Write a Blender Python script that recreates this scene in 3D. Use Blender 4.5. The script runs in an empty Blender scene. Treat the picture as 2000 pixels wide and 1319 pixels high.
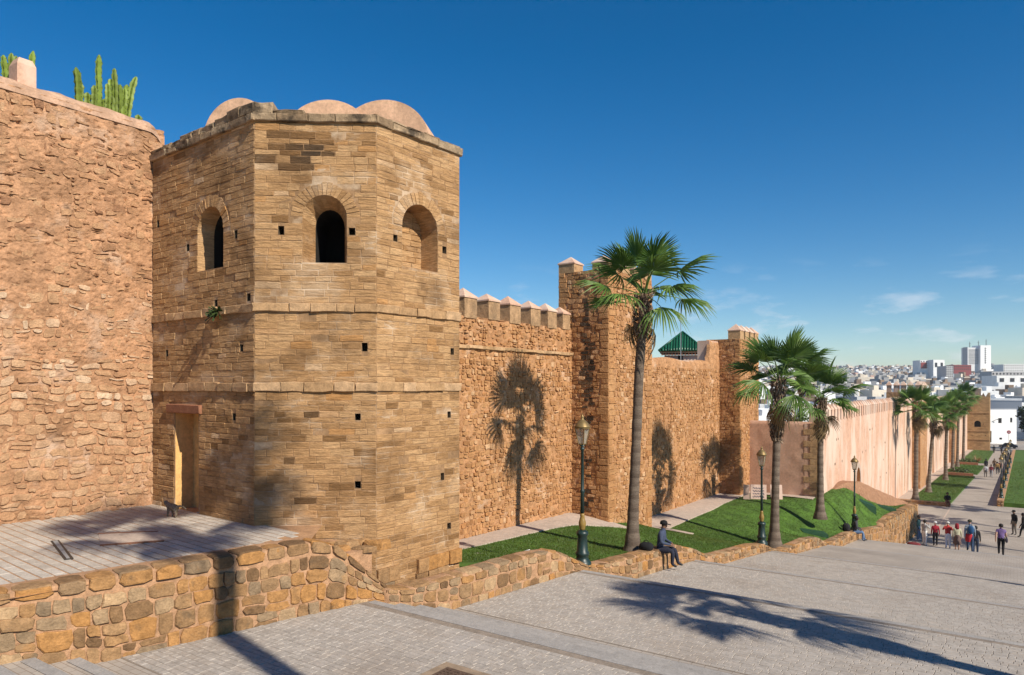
import bpy, bmesh, math, random
import numpy as np
from mathutils import Vector, Matrix, Euler, noise
from mathutils.geometry import tessellate_polygon

rnd = random.Random(7)
S = bpy.context.scene
C = S.collection
R = math.radians

# ------------------------------------------------------------------ camera, sky, sun, exposure
# x = across the promenade (towards the sea side), y = down the promenade, z = 0 at eye level
YAW = R(35)
cam_d = bpy.data.cameras.new('camera')
cam = bpy.data.objects.new('camera', cam_d)
C.objects.link(cam)
cam.location = (0, 0, 0)
cam.rotation_euler = (R(90), 0, YAW)
cam_d.sensor_width = 36
cam_d.lens = 36 * 1400 / 2000
cam_d.shift_y = 95.5 / 2000
cam_d.clip_start = 0.1
cam_d.clip_end = 20000
S.camera = cam

SUN_EL, SUN_AZ = R(37), R(12)          # azimuth: turn from +x towards -y
to_sun = Vector((math.cos(SUN_AZ) * math.cos(SUN_EL), -math.sin(SUN_AZ) * math.cos(SUN_EL), math.sin(SUN_EL)))
world = bpy.data.worlds.new('World')
S.world = world
world.use_nodes = True
wn = world.node_tree.nodes
wl = world.node_tree.links
bg = wn['Background']
sky = wn.new('ShaderNodeTexSky')
sky.sky_type = 'NISHITA'
sky.sun_disc = False
sky.sun_elevation = SUN_EL
sky.sun_rotation = math.atan2(to_sun.x, to_sun.y)
sky.altitude = 1000
sky.air_density = 1.0
sky.dust_density = 0.0
sky.ozone_density = 2.5
bg.inputs['Strength'].default_value = 0.089
# thin broken cloud low above the horizon, all the way round
tc = wn.new('ShaderNodeTexCoord')
sep = wn.new('ShaderNodeSeparateXYZ')
wl.new(tc.outputs['Generated'], sep.inputs[0])
mp = wn.new('ShaderNodeMapping')
mp.inputs['Scale'].default_value = (8.0, 8.0, 30.0)
mp.inputs['Location'].default_value = (0.62, 0.2, 0.3)
wl.new(tc.outputs['Generated'], mp.inputs[0])
cn = wn.new('ShaderNodeTexNoise')
cn.inputs['Scale'].default_value = 1.6
cn.inputs['Detail'].default_value = 7
cn.inputs['Roughness'].default_value = 0.58
wl.new(mp.outputs[0], cn.inputs['Vector'])
cr = wn.new('ShaderNodeValToRGB')
cr.color_ramp.elements[0].position = 0.545
cr.color_ramp.elements[1].position = 0.80
wl.new(cn.outputs['Fac'], cr.inputs[0])
band = wn.new('ShaderNodeValToRGB')     # band of elevations that carries the cloud
e = band.color_ramp.elements
e[0].position, e[0].color = 0.0, (0.5, 0.5, 0.5, 1)
e[1].position, e[1].color = 0.17, (0, 0, 0, 1)
k = e.new(0.055); k.color = (1, 1, 1, 1)
k = e.new(0.11); k.color = (0.45, 0.45, 0.45, 1)
wl.new(sep.outputs['Z'], band.inputs[0])
mm = wn.new('ShaderNodeMath'); mm.operation = 'MULTIPLY'
wl.new(cr.outputs[0], mm.inputs[0]); wl.new(band.outputs[0], mm.inputs[1])
mx = wn.new('ShaderNodeMixRGB')
mx.inputs['Color2'].default_value = (8.0, 8.3, 8.8, 1)
wl.new(mm.outputs[0], mx.inputs['Fac'])
hs = wn.new('ShaderNodeHueSaturation')          # polarised, saturated sky
hs.inputs['Saturation'].default_value = 1.45
hs.inputs['Hue'].default_value = 0.5
wl.new(sky.outputs[0], hs.inputs['Color'])
wl.new(hs.outputs[0], mx.inputs['Color1'])
wl.new(mx.outputs[0], bg.inputs['Color'])

sun_d = bpy.data.lights.new('sun', 'SUN')
sun_d.energy = 5.0
sun_d.angle = R(0.55)
sun_d.color = (1.0, 0.915, 0.78)
sun = bpy.data.objects.new('sun', sun_d)
C.objects.link(sun)
sun.rotation_euler = (-to_sun).to_track_quat('-Z', 'Y').to_euler()
S.view_settings.view_transform = 'Standard'
S.view_settings.look = 'None'
S.view_settings.gamma = 1
S.view_settings.exposure = 0.34
S.render.engine = 'CYCLES'
S.cycles.max_bounces = 6
S.cycles.use_denoising = True

# ------------------------------------------------------------------ helpers
FX, HY = 1400.0, 755.0
def proj(p):
    d = -math.sin(YAW) * p[0] + math.cos(YAW) * p[1]
    r = math.cos(YAW) * p[0] + math.sin(YAW) * p[1]
    if d < 0.2: return None
    return (1000 + FX * r / d, HY - FX * p[2] / d, d)

def tag(o, label=None, cat=None, group=None, kind=None):
    if label: o['label'] = label
    if cat: o['category'] = cat
    if group: o['group'] = group
    if kind: o['kind'] = kind
    return o

WPOS = {}
def put(o, parent=None, loc=None):
    """o holds world coordinates (or local ones about loc); hang it under an unrotated parent without moving it"""
    C.objects.link(o)
    if loc is not None: o.location = loc
    if parent is not None:
        o.parent = parent
        o.matrix_parent_inverse = Matrix.Translation(-WPOS.get(parent.name, Vector(parent.location)))
    WPOS[o.name] = Vector(o.location)
    return o

def empty(name, loc, label=None, cat=None, group=None, kind=None):
    o = bpy.data.objects.new(name, None)
    C.objects.link(o)
    o.location = loc
    WPOS[o.name] = Vector(loc)
    o.empty_display_size = 0.2
    return tag(o, label, cat, group, kind)

def mk(verts, faces, mat, tint=None, smooth=False, midx=None, name='mesh'):
    me = bpy.data.meshes.new(name)
    me.from_pydata([tuple(v) for v in verts], [], faces)
    for m in (mat if isinstance(mat, (list, tuple)) else [mat]):
        me.materials.append(m)
    if midx is not None: me.polygons.foreach_set('material_index', midx)
    if tint is not None:
        a = me.attributes.new('tint', 'FLOAT', 'FACE')
        a.data.foreach_set('value', tint if hasattr(tint, '__len__') else [tint] * len(faces))
    if smooth: me.polygons.foreach_set('use_smooth', [True] * len(faces))
    me.update()
    return me

def obj(name, verts, faces, mat, parent=None, loc=None, **kw):
    me = mk(verts, faces, mat, name=name, **kw)
    return put(bpy.data.objects.new(name, me), parent, loc)

class G:
    """collects geometry for one mesh"""
    def __init__(s): s.v, s.f, s.t, s.m = [], [], [], []
    def add(s, v, f, t=0.5, m=0):
        n = len(s.v); s.v.extend(v)
        s.f.extend([tuple(i + n for i in q) for q in f])
        s.t.extend([t] * len(f)); s.m.extend([m] * len(f)); return s
    def box(s, x0, x1, y0, y1, z0, z1, t=0.5, m=0):
        return s.add([(x0,y0,z0),(x1,y0,z0),(x1,y1,z0),(x0,y1,z0),(x0,y0,z1),(x1,y0,z1),(x1,y1,z1),(x0,y1,z1)],
                     [(0,3,2,1),(4,5,6,7),(0,1,5,4),(1,2,6,5),(2,3,7,6),(3,0,4,7)], t, m)
    def prism(s, pts, z0, z1, t=0.5, m=0):
        n = len(pts)
        return s.add([(x,y,z0) for x,y in pts] + [(x,y,z1) for x,y in pts],
                     [tuple(range(n-1,-1,-1)), tuple(range(n,2*n))] + [(i,(i+1)%n,n+(i+1)%n,n+i) for i in range(n)], t, m)
    def lathe(s, prof, seg=16, c=(0,0,0), t=0.5, m=0, cap=True, wob=None):
        v, f = [], []
        for j, (r, z) in enumerate(prof):
            for i in range(seg):
                a = 2*math.pi*i/seg
                rr = r if wob is None else r*(1+wob(i, j))
                v.append((c[0]+rr*math.cos(a), c[1]+rr*math.sin(a), c[2]+z))
        for j in range(len(prof)-1):
            for i in range(seg):
                k = (i+1) % seg
                f.append((j*seg+i, j*seg+k, (j+1)*seg+k, (j+1)*seg+i))
        if cap:
            f.append(tuple(range(seg-1,-1,-1))); f.append(tuple((len(prof)-1)*seg+i for i in range(seg)))
        return s.add(v, f, t, m)
    def tube(s, pts, rads, seg=8, t=0.5, m=0):
        pts = [Vector(p) for p in pts]
        v, f = [], []
        for j, p in enumerate(pts):
            d = (pts[min(j+1,len(pts)-1)] - pts[max(j-1,0)]).normalized()
            a = d.cross(Vector((0,0,1)))
            if a.length < 1e-3: a = d.cross(Vector((1,0,0)))
            a.normalize(); b = d.cross(a)
            r = rads[j] if hasattr(rads,'__len__') else rads
            for i in range(seg):
                w = 2*math.pi*i/seg
                v.append(tuple(p + a*r*math.cos(w) + b*r*math.sin(w)))
        for j in range(len(pts)-1):
            for i in range(seg):
                k = (i+1)%seg
                f.append((j*seg+i,(j+1)*seg+i,(j+1)*seg+k,j*seg+k))
        f.append(tuple(range(seg))); f.append(tuple((len(pts)-1)*seg+i for i in range(seg-1,-1,-1)))
        return s.add(v, f, t, m)
    def obj(s, name, mat, parent=None, loc=None, smooth=False, kind=None):
        if loc is not None:
            l = Vector(loc); s.v = [tuple(Vector(p)-l) for p in s.v]
        o = obj(name, s.v, s.f, mat, parent, loc, tint=s.t, smooth=smooth,
                midx=s.m if isinstance(mat,(list,tuple)) else None)
        if kind: o['kind'] = kind
        return o

# ------------------------------------------------------------------ materials
def new_mat(name):
    m = bpy.data.materials.new(name); m.use_nodes = True
    return m, m.node_tree.nodes, m.node_tree.links, m.node_tree.nodes['Principled BSDF']

def plain(name, col, rough=0.7, metal=0.0, var=0.12, scale=6.0, bump=0.0, spec=0.3, obj_rand=0.0):
    m, n, l, b = new_mat(name)
    g = n.new('ShaderNodeNewGeometry')
    t = n.new('ShaderNodeTexNoise'); t.inputs['Scale'].default_value = scale; t.inputs['Detail'].default_value = 6
    l.new(g.outputs['Position'], t.inputs['Vector'])
    mr = n.new('ShaderNodeMapRange')
    mr.inputs[1].default_value = 0.25; mr.inputs[2].default_value = 0.75
    mr.inputs[3].default_value = 1 - var; mr.inputs[4].default_value = 1 + var
    l.new(t.outputs['Fac'], mr.inputs[0])
    v = n.new('ShaderNodeVectorMath'); v.operation = 'SCALE'
    v.inputs[0].default_value = col
    l.new(mr.outputs[0], v.inputs['Scale'])
    out = v.outputs[0]
    if obj_rand:
        oi = n.new('ShaderNodeObjectInfo')
        m2 = n.new('ShaderNodeMapRange'); m2.inputs[3].default_value = 1-obj_rand; m2.inputs[4].default_value = 1+obj_rand
        l.new(oi.outputs['Random'], m2.inputs[0])
        v2 = n.new('ShaderNodeVectorMath'); v2.operation = 'SCALE'
        l.new(out, v2.inputs[0]); l.new(m2.outputs[0], v2.inputs['Scale']); out = v2.outputs[0]
    l.new(out, b.inputs['Base Color'])
    b.inputs['Roughness'].default_value = rough
    b.inputs['Metallic'].default_value = metal
    b.inputs['Specular IOR Level'].default_value = spec
    if bump:
        bp = n.new('ShaderNodeBump'); bp.inputs['Strength'].default_value = bump; bp.inputs['Distance'].default_value = 0.02
        l.new(t.outputs['Fac'], bp.inputs['Height']); l.new(bp.outputs[0], b.inputs['Normal'])
    return m

def masonry(name, cols, mottle=0.22, mscale=9.0, stretch=(1,1,1), bump=0.5, bdist=0.02, stains=(), rough=0.92, fine=40.0, grain=.2):
    """tint (one value per stone) -> ramp of stone colours, mottled, stained, with fine relief"""
    m, n, l, b = new_mat(name)
    at = n.new('ShaderNodeAttribute'); at.attribute_name = 'tint'
    rp = n.new('ShaderNodeValToRGB')
    el = rp.color_ramp.elements
    for i, c in enumerate(cols):
        p = i / max(1, len(cols)-1)
        if i == 0: q = el[0]; q.position = 0
        elif i == len(cols)-1: q = el[-1]; q.position = 1
        else: q = el.new(p)
        q.color = (*c, 1)
    l.new(at.outputs['Fac'], rp.inputs[0])
    g = n.new('ShaderNodeNewGeometry')
    mpn = n.new('ShaderNodeMapping'); mpn.inputs['Scale'].default_value = stretch
    l.new(g.outputs['Position'], mpn.inputs[0])
    t1 = n.new('ShaderNodeTexNoise'); t1.inputs['Scale'].default_value = mscale; t1.inputs['Detail'].default_value = 8
    t1.inputs['Roughness'].default_value = 0.62
    l.new(mpn.outputs[0], t1.inputs['Vector'])
    mr = n.new('ShaderNodeMapRange'); mr.inputs[1].default_value = 0.28; mr.inputs[2].default_value = 0.72
    mr.inputs[3].default_value = 1-mottle; mr.inputs[4].default_value = 1+mottle
    l.new(t1.outputs['Fac'], mr.inputs[0])
    v = n.new('ShaderNodeVectorMath'); v.operation = 'SCALE'
    l.new(rp.outputs[0], v.inputs[0]); l.new(mr.outputs[0], v.inputs['Scale'])
    tg = n.new('ShaderNodeTexNoise'); tg.inputs['Scale'].default_value = mscale*4.5; tg.inputs['Detail'].default_value = 4; tg.inputs['Roughness'].default_value = .7
    l.new(mpn.outputs[0], tg.inputs['Vector'])
    mg = n.new('ShaderNodeMapRange'); mg.inputs[1].default_value = .3; mg.inputs[2].default_value = .7; mg.inputs[3].default_value = 1-grain; mg.inputs[4].default_value = 1+grain
    l.new(tg.outputs['Fac'], mg.inputs[0])
    vg = n.new('ShaderNodeVectorMath'); vg.operation = 'SCALE'
    l.new(v.outputs[0], vg.inputs[0]); l.new(mg.outputs[0], vg.inputs['Scale'])
    out = vg.outputs[0]
    for (col, sc, str3, lo, hi, amt, off) in stains:
        mp2 = n.new('ShaderNodeMapping'); mp2.inputs['Scale'].default_value = str3; mp2.inputs['Location'].default_value = off
        l.new(g.outputs['Position'], mp2.inputs[0])
        t2 = n.new('ShaderNodeTexNoise'); t2.inputs['Scale'].default_value = sc; t2.inputs['Detail'].default_value = 7
        t2.inputs['Roughness'].default_value = 0.6
        l.new(mp2.outputs[0], t2.inputs['Vector'])
        m3 = n.new('ShaderNodeMapRange'); m3.inputs[1].default_value = lo; m3.inputs[2].default_value = hi
        m3.inputs[3].default_value = 0; m3.inputs[4].default_value = amt
        l.new(t2.outputs['Fac'], m3.inputs[0])
        mix = n.new('ShaderNodeMixRGB'); mix.inputs['Color2'].default_value = (*col, 1)
        l.new(m3.outputs[0], mix.inputs['Fac']); l.new(out, mix.inputs['Color1']); out = mix.outputs[0]
    l.new(out, b.inputs['Base Color'])
    b.inputs['Roughness'].default_value = rough
    b.inputs['Specular IOR Level'].default_value = 0.15
    t3 = n.new('ShaderNodeTexNoise'); t3.inputs['Scale'].default_value = fine; t3.inputs['Detail'].default_value = 5
    l.new(mpn.outputs[0], t3.inputs['Vector'])
    ad = n.new('ShaderNodeMath'); ad.operation = 'MULTIPLY_ADD'; ad.inputs[1].default_value = 0.5
    l.new(t3.outputs['Fac'], ad.inputs[0]); l.new(t1.outputs['Fac'], ad.inputs[2])
    bp = n.new('ShaderNodeBump'); bp.inputs['Strength'].default_value = bump; bp.inputs['Distance'].default_value = bdist
    l.new(ad.outputs[0], bp.inputs['Height']); l.new(bp.outputs[0], b.inputs['Normal'])
    return m

DARK = (0.075, 0.05, 0.032)
M = {}
M['tower_brick'] = masonry('tower sandstone', [(.04,.03,.022),(.22,.118,.048),(.36,.205,.092),(.435,.256,.12),(.485,.30,.15),(.42,.215,.08),(.62,.445,.28)],
    mottle=.34, mscale=5, stretch=(1,1,6), bump=.95, bdist=.03, fine=26,
    stains=[((.62,.46,.31),.85,(1,1,1.5),.53,.72,.6,(7,1,3)), ((.15,.08,.034),.75,(1,1,1.4),.52,.72,.8,(3.1,1.2,0)), ((.07,.05,.035),1.1,(.8,.8,2),.66,.78,.75,(0,7,2.6))])
M['tower_mortar'] = masonry('tower mortar', [(.25,.145,.07),(.35,.215,.115)], mottle=.34, mscale=3, bump=.7,
    stains=[((.62,.48,.34),.85,(1,1,1.5),.50,.66,.9,(7,1,3)), ((.12,.07,.035),.75,(1,1,1.4),.52,.74,.7,(3.1,1.2,0))])
M['coping'] = masonry('weathered coping', [(.24,.165,.10),(.31,.22,.135),(.37,.275,.18)], mottle=.38, mscale=6, bump=.9, bdist=.03,
    stains=[((.035,.028,.022),2.2,(1,1,1),.52,.66,.85,(1,0,0))])
M['band'] = masonry('string course', [(.36,.22,.11),(.42,.265,.14),(.46,.30,.17)], mottle=.3, mscale=6, bump=.8,
    stains=[(DARK,2.0,(1,1,1),.6,.75,.6,(4,0,0))])
M['merlon'] = masonry('merlon stone', [(.38,.235,.125),(.45,.29,.165)], mottle=.4, mscale=5, bump=1.0, bdist=.05, stains=[((.2,.14,.085),1.5,(1,1,1),.55,.7,.6,(3,1,2))])
M['rubble'] = masonry('left wall rubble', [(.27,.142,.078),(.37,.208,.112),(.43,.255,.14),(.47,.295,.172),(.36,.18,.085),(.56,.40,.265)],
    mottle=.28, mscale=7, bump=1.0, bdist=.035, fine=34, stains=[((.2,.11,.06),.8,(1,1,1),.55,.72,.6,(6,2,1))])
M['rubble_mortar'] = masonry('left wall mortar', [(.41,.22,.118),(.46,.262,.148)], mottle=.34, mscale=4, bump=1.0, bdist=.06, fine=20,
    stains=[((.55,.40,.29),1.0,(1,1,1),.54,.7,.75,(0,3,9)), ((.21,.115,.06),.9,(1,1,1.3),.5,.7,.8,(6,2,1.6)), ((.10,.06,.035),2.6,(1,1,2),.62,.72,.7,(2,8,1))])
M['wall_cap'] = masonry('wall top plaster', [(.43,.27,.18),(.48,.31,.21)], mottle=.3, mscale=4, bump=.9, bdist=.05, fine=18, stains=[((.33,.2,.125),1.3,(1,1,1),.5,.68,.7,(1,1,1))])
M['curtain'] = masonry('curtain rubble', [(.28,.135,.055),(.38,.195,.082),(.45,.245,.112),(.37,.175,.068),(.54,.34,.19)],
    mottle=.28, mscale=6, bump=1.0, bdist=.04, fine=26, stains=[((.25,.12,.05),.55,(1,1,1),.52,.72,.55,(1,2,3))])
M['curtain_mortar'] = masonry('curtain mortar', [(.40,.205,.095),(.46,.255,.13)], mottle=.34, mscale=3.5, bump=1.0, bdist=.06, fine=15,
    stains=[((.6,.42,.29),.9,(1,1,1),.55,.7,.7,(4,3,9)), ((.28,.13,.055),.6,(1,1,1),.5,.72,.6,(1,2,3))])
M['garden'] = masonry('garden wall stone', [(.15,.088,.045),(.25,.148,.072),(.33,.20,.10),(.37,.185,.062),(.22,.155,.095),(.42,.28,.155)],
    mottle=.32, mscale=7, bump=.9, bdist=.03, fine=30, stains=[((.10,.075,.05),3.0,(1,1,1),.6,.74,.7,(0,0,4)), ((.42,.2,.06),2.4,(1,1,1),.6,.75,.6,(9,0,4))])
M['garden_mortar'] = masonry('garden wall mortar', [(.36,.205,.112),(.41,.245,.142)], mottle=.32, mscale=6, bump=.8, bdist=.03)
M['plaster_pink'] = masonry('pink plaster', [(.53,.32,.22),(.58,.37,.265)], mottle=.14, mscale=3, bump=.25, fine=14,
    stains=[((.64,.49,.39),.45,(1.3,1.3,.5),.44,.58,.95,(1,4,0)), ((.44,.22,.135),.9,(1.6,1.6,.35),.56,.74,.6,(9,4,0))])
M['plaster_tan'] = masonry('tan plaster', [(.50,.29,.195),(.56,.345,.24)], mottle=.16, mscale=2, bump=.25,
    stains=[((.6,.41,.31),.5,(1,1,.7),.5,.68,.7,(3,4,0))])
M['dome'] = masonry('dome plaster', [(.55,.345,.22),(.6,.39,.26)], mottle=.22, mscale=3, bump=.35, stains=[((.27,.17,.11),1.6,(1,1,.6),.55,.72,.6,(3,2,1))])
M['ochre'] = masonry('ochre plaster', [(.62,.36,.13),(.68,.42,.17)], mottle=.12, mscale=2, bump=.15)
M['lintel'] = masonry('red lintel', [(.26,.115,.065),(.3,.14,.08)], mottle=.2, mscale=6, bump=.4)
M['hole'] = masonry('putlog hole', [(.10,.07,.045),(.14,.1,.06)], mottle=.3)
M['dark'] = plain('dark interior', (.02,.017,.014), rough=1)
M['paver'] = masonry('grey pavers', [(.355,.315,.275),(.375,.335,.292),(.39,.348,.305),(.38,.33,.28)], mottle=.16, mscale=5, bump=.35, bdist=.008, fine=70,
    stains=[((.26,.205,.16),.5,(1,1,1),.52,.72,.5,(2,0,0)), ((.46,.42,.39),.9,(1,1,1),.58,.72,.4,(0,7,0)), ((.14,.12,.105),5.0,(1,1,1),.70,.74,.6,(3,3,0)), ((.22,.18,.145),1.7,(1,1,1),.60,.76,.45,(8,1,0))], rough=.85)
M['joint'] = masonry('paver joints', [(.235,.19,.15),(.275,.225,.18)], mottle=.25, mscale=7, bump=.4)
M['terrace'] = masonry('terrace pavers', [(.42,.365,.305),(.465,.41,.345),(.5,.445,.38)], mottle=.13, mscale=5, bump=.3, bdist=.008, fine=60,
    stains=[((.36,.25,.17),.8,(1,1,1),.55,.75,.45,(5,0,0))], rough=.85)
M['terrace_joint'] = masonry('terrace joints', [(.38,.215,.11),(.42,.25,.14)], mottle=.25, mscale=7, bump=.4)
M['nosing'] = masonry('step edging', [(.30,.28,.26),(.345,.32,.295)], mottle=.16, mscale=9, bump=.25, bdist=.008, fine=80)
M['path'] = masonry('pale path', [(.42,.33,.27),(.47,.38,.31)], mottle=.16, mscale=4, bump=.3)
M['earth'] = masonry('red earth', [(.30,.16,.09),(.36,.2,.12)], mottle=.3, mscale=5, bump=.9, bdist=.06)
M['lawn'] = plain('lawn soil and grass', (.06,.12,.016), rough=.95, var=.5, scale=1.6, bump=.5)
M['white'] = plain('white plaster', (.78,.78,.77), rough=.85, var=.08, scale=.6, obj_rand=.12)
M['metal'] = plain('dark metal', (.05,.05,.05), rough=.5, metal=.5)
M['lamp_green'] = plain('dark green lamp paint', (.009,.026,.023), rough=.42, var=.25, scale=14, spec=.5)
M['lamp_gold'] = plain('ochre lamp paint', (.24,.15,.035), rough=.45, var=.2, scale=14, spec=.5)
M['lamp_brass'] = plain('lantern brass', (.24,.165,.07), rough=.45, metal=.5, var=.2)
M['green_tile'] = plain('green glazed tile', (.010,.085,.042), rough=.35, var=.3, scale=9, spec=.5, obj_rand=.25)

def mat_glass():
    m, n, l, b = new_mat('lantern glass')
    b.inputs['Base Color'].default_value = (.45,.42,.34,1)
    b.inputs['Roughness'].default_value = .15
    b.inputs['Alpha'].default_value = .45
    return m
M['glass'] = mat_glass()

def mat_leaf(name, col, col2, trans=.3, dry=None):
    m, n, l, b = new_mat(name)
    oi = n.new('ShaderNodeObjectInfo')
    at = n.new('ShaderNodeAttribute'); at.attribute_name = 'tint'
    mix = n.new('ShaderNodeMixRGB'); mix.inputs['Color1'].default_value = (*col,1); mix.inputs['Color2'].default_value = (*col2,1)
    ad = n.new('ShaderNodeMath'); ad.operation = 'MULTIPLY_ADD'; ad.inputs[1].default_value = .5
    l.new(oi.outputs['Random'], ad.inputs[0])
    h = n.new('ShaderNodeMath'); h.operation = 'MULTIPLY'; h.inputs[1].default_value = .5
    l.new(at.outputs['Fac'], h.inputs[0]); l.new(h.outputs[0], ad.inputs[2])
    l.new(ad.outputs[0], mix.inputs['Fac'])
    out = mix.outputs[0]
    l.new(out, b.inputs['Base Color'])
    b.inputs['Roughness'].default_value = .5
    b.inputs['Specular IOR Level'].default_value = .35
    tr = n.new('ShaderNodeBsdfTranslucent'); l.new(out, tr.inputs['Color'])
    ms = n.new('ShaderNodeMixShader'); ms.inputs[0].default_value = trans
    l.new(b.outputs[0], ms.inputs[1]); l.new(tr.outputs[0], ms.inputs[2])
    l.new(ms.outputs[0], n['Material Output'].inputs['Surface'])
    return m
M['frond'] = mat_leaf('palm frond', (.045,.11,.018), (.19,.30,.06))
M['dry_frond'] = mat_leaf('dry palm frond', (.17,.115,.05), (.27,.19,.095), .15)
M['grass'] = mat_leaf('grass blades', (.03,.10,.008), (.14,.175,.03), .3)
M['bush'] = mat_leaf('bush leaves', (.025,.05,.012), (.075,.10,.03), .2)
M['tree'] = mat_leaf('tree leaves', (.014,.028,.01), (.035,.055,.016), .15)
M['cactus'] = plain('cactus skin', (.15,.205,.03), rough=.55, var=.3, scale=5, obj_rand=.2)
M['cactus_rib'] = plain('cactus rib edge', (.055,.085,.02), rough=.7, var=.3, scale=16)
M['trunk'] = masonry('palm trunk', [(.12,.09,.068),(.17,.13,.10),(.21,.165,.125)], mottle=.3, mscale=5, stretch=(2,2,9), bump=.9, bdist=.03)
M['boots'] = masonry('palm leaf bases', [(.09,.055,.036),(.17,.115,.078),(.3,.23,.165)], mottle=.3, mscale=9, bump=.5)

# ------------------------------------------------------------------ stones
def brick_geo(mpf, s0, s1, z0, z1, depth, r, jit=.006, bev=.008, back=.03, chip=0.):
    """an eight-cornered wobbly block with a bevelled face; mpf maps (s, z, n) to the world"""
    w, h = s1-s0, z1-z0
    j = lambda: r.uniform(-jit, jit)
    pts = [(s0+j(),z0+j()),(s0+w*r.uniform(.35,.65),z0+j()*1.3),(s1+j(),z0+j()),(s1+j()*.7,z0+h*.5),
           (s1+j(),z1+j()),(s0+w*r.uniform(.35,.65),z1+j()*1.3),(s0+j(),z1+j()),(s0+j()*.7,z0+h*.5)]
    cs, cz = (s0+s1)/2, (z0+z1)/2
    tilt, tip = r.uniform(-.5,.5)*depth, r.uniform(-.4,.4)*depth
    v = []
    for n_, ins in ((-back, 0), (max(.001, depth-bev), 0), (depth, 1)):
        for a, c in pts:
            if ins:
                a2 = a-math.copysign(min(bev, w*.2), a-cs) if abs(a-cs) > 1e-6 else a
                c2 = c-math.copysign(min(bev, h*.2), c-cz) if abs(c-cz) > h*.1 else c
            else: a2, c2 = a, c
            nn = n_ if n_ < 0 else n_ + tilt*(a-cs)/w + tip*(c-cz)/h + r.uniform(-1,1)*chip
            v.append(mpf(a2, c2, nn))
    f = [tuple(range(16,24))]
    for q in (0, 8):
        for i in range(8):
            k = (i+1) % 8
            f.append((q+i, q+k, q+8+k, q+8+i))
    return v, f

def rock_geo(mpf, poly, depth, r, back=.05, top=.87, rough=1.):
    """a rounded field stone filling poly"""
    n = 9
    cs = sum(p[0] for p in poly)/len(poly); cz = sum(p[1] for p in poly)/len(poly)
    per, acc = [], [0]
    for i in range(len(poly)):
        a, b = poly[i], poly[(i+1)%len(poly)]
        per.append(math.dist(a,b)); acc.append(acc[-1]+per[-1])
    out = []
    o = r.random()*.8
    for i in range(n):
        t = ((i+o)/n % 1)*acc[-1]
        for q in range(len(poly)):
            if t <= acc[q+1]+1e-9: break
        u = (t-acc[q])/max(per[q],1e-6)
        a, b = poly[q], poly[(q+1)%len(poly)]
        x, y = a[0]+(b[0]-a[0])*u, a[1]+(b[1]-a[1])*u
        k = .99 if .2 < u < .8 else .97
        k *= r.uniform(.94, 1.04)
        out.append((cs+(x-cs)*k, cz+(y-cz)*k))
    v = []
    for lev, sc in ((-back,1.0),(depth*.6,.975),(depth,top)):
        for x, y in out:
            nn = lev if lev < 0 else lev*r.uniform(.75,1.15)
            v.append(mpf(cs+(x-cs)*sc, cz+(y-cz)*sc, nn))
    v.append(mpf(cs, cz, depth*r.uniform(.85,1.15)))
    f = []
    for q in (0, n):
        for i in range(n):
            k = (i+1)%n
            f.append((q+i,q+k,q+n+k,q+n+i))
    for i in range(n): f.append((2*n+i, 2*n+(i+1)%n, 3*n))
    return v, f

def warp(mpf, amp, sc, seed, lim=None):
    """bend the courses of a rubble face so that no joint runs straight"""
    def f(s, z, n):
        q = Vector((s*sc+seed, z*sc, seed))
        ds = amp*(noise.noise(q)+.5*noise.noise(q*2.3)); dz = amp*(noise.noise(q+Vector((9,4,2)))+.5*noise.noise(q*2.3+Vector((1,7,3))))
        s2, z2 = s+ds, z+dz
        if lim: s2 = min(max(s2,lim[0]),lim[1])
        return mpf(s2, z2, n)
    return f

class Field:
    def __init__(s): s.items = []
    def add(s, geo, tint, area):
        v, f = geo
        c = Vector((0,0,0))
        for p in v: c += Vector(p)
        s.items.append((v, f, tint, area, c/len(v)))
    def emit(s, name, parent, mat, nmax=300, smooth=False, rest=None, minpx=9):
        sc = []
        for i, (v, f, t, a, c) in enumerate(s.items):
            p = proj(c); px = 0
            if p and -30 < p[0] < 2030 and -30 < p[1] < 1350:
                px = math.sqrt(a)*FX/p[2]
            sc.append((px, i))
        sc.sort(reverse=True)
        keep = {i for px, i in sc[:nmax] if px >= minpx}
        g = G()
        for i, (v, f, t, a, c) in enumerate(s.items):
            if i in keep:
                obj(name, [Vector(p)-c for p in v], f, mat, parent, c, tint=t, smooth=smooth)
            else: g.add(v, f, t)
        if g.v:
            g.obj(rest or ('small_'+name+'_work'), mat, parent, smooth=smooth, kind='stuff')

def plane_map(P, Q):
    P, Q = Vector((P[0],P[1],0)), Vector((Q[0],Q[1],0))
    u = (Q-P); L = u.length; u.normalize()
    nrm = Vector((u.y,-u.x,0))
    def f(s, z, n): return (P.x+u.x*s+nrm.x*n, P.y+u.y*s+nrm.y*n, z)
    return f, L

def cut(segs, a, b):
    out = []
    for s0, s1 in segs:
        if b <= s0 or a >= s1: out.append((s0,s1)); continue
        if a > s0: out.append((s0,a))
        if b < s1: out.append((b,s1))
    return out

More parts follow.
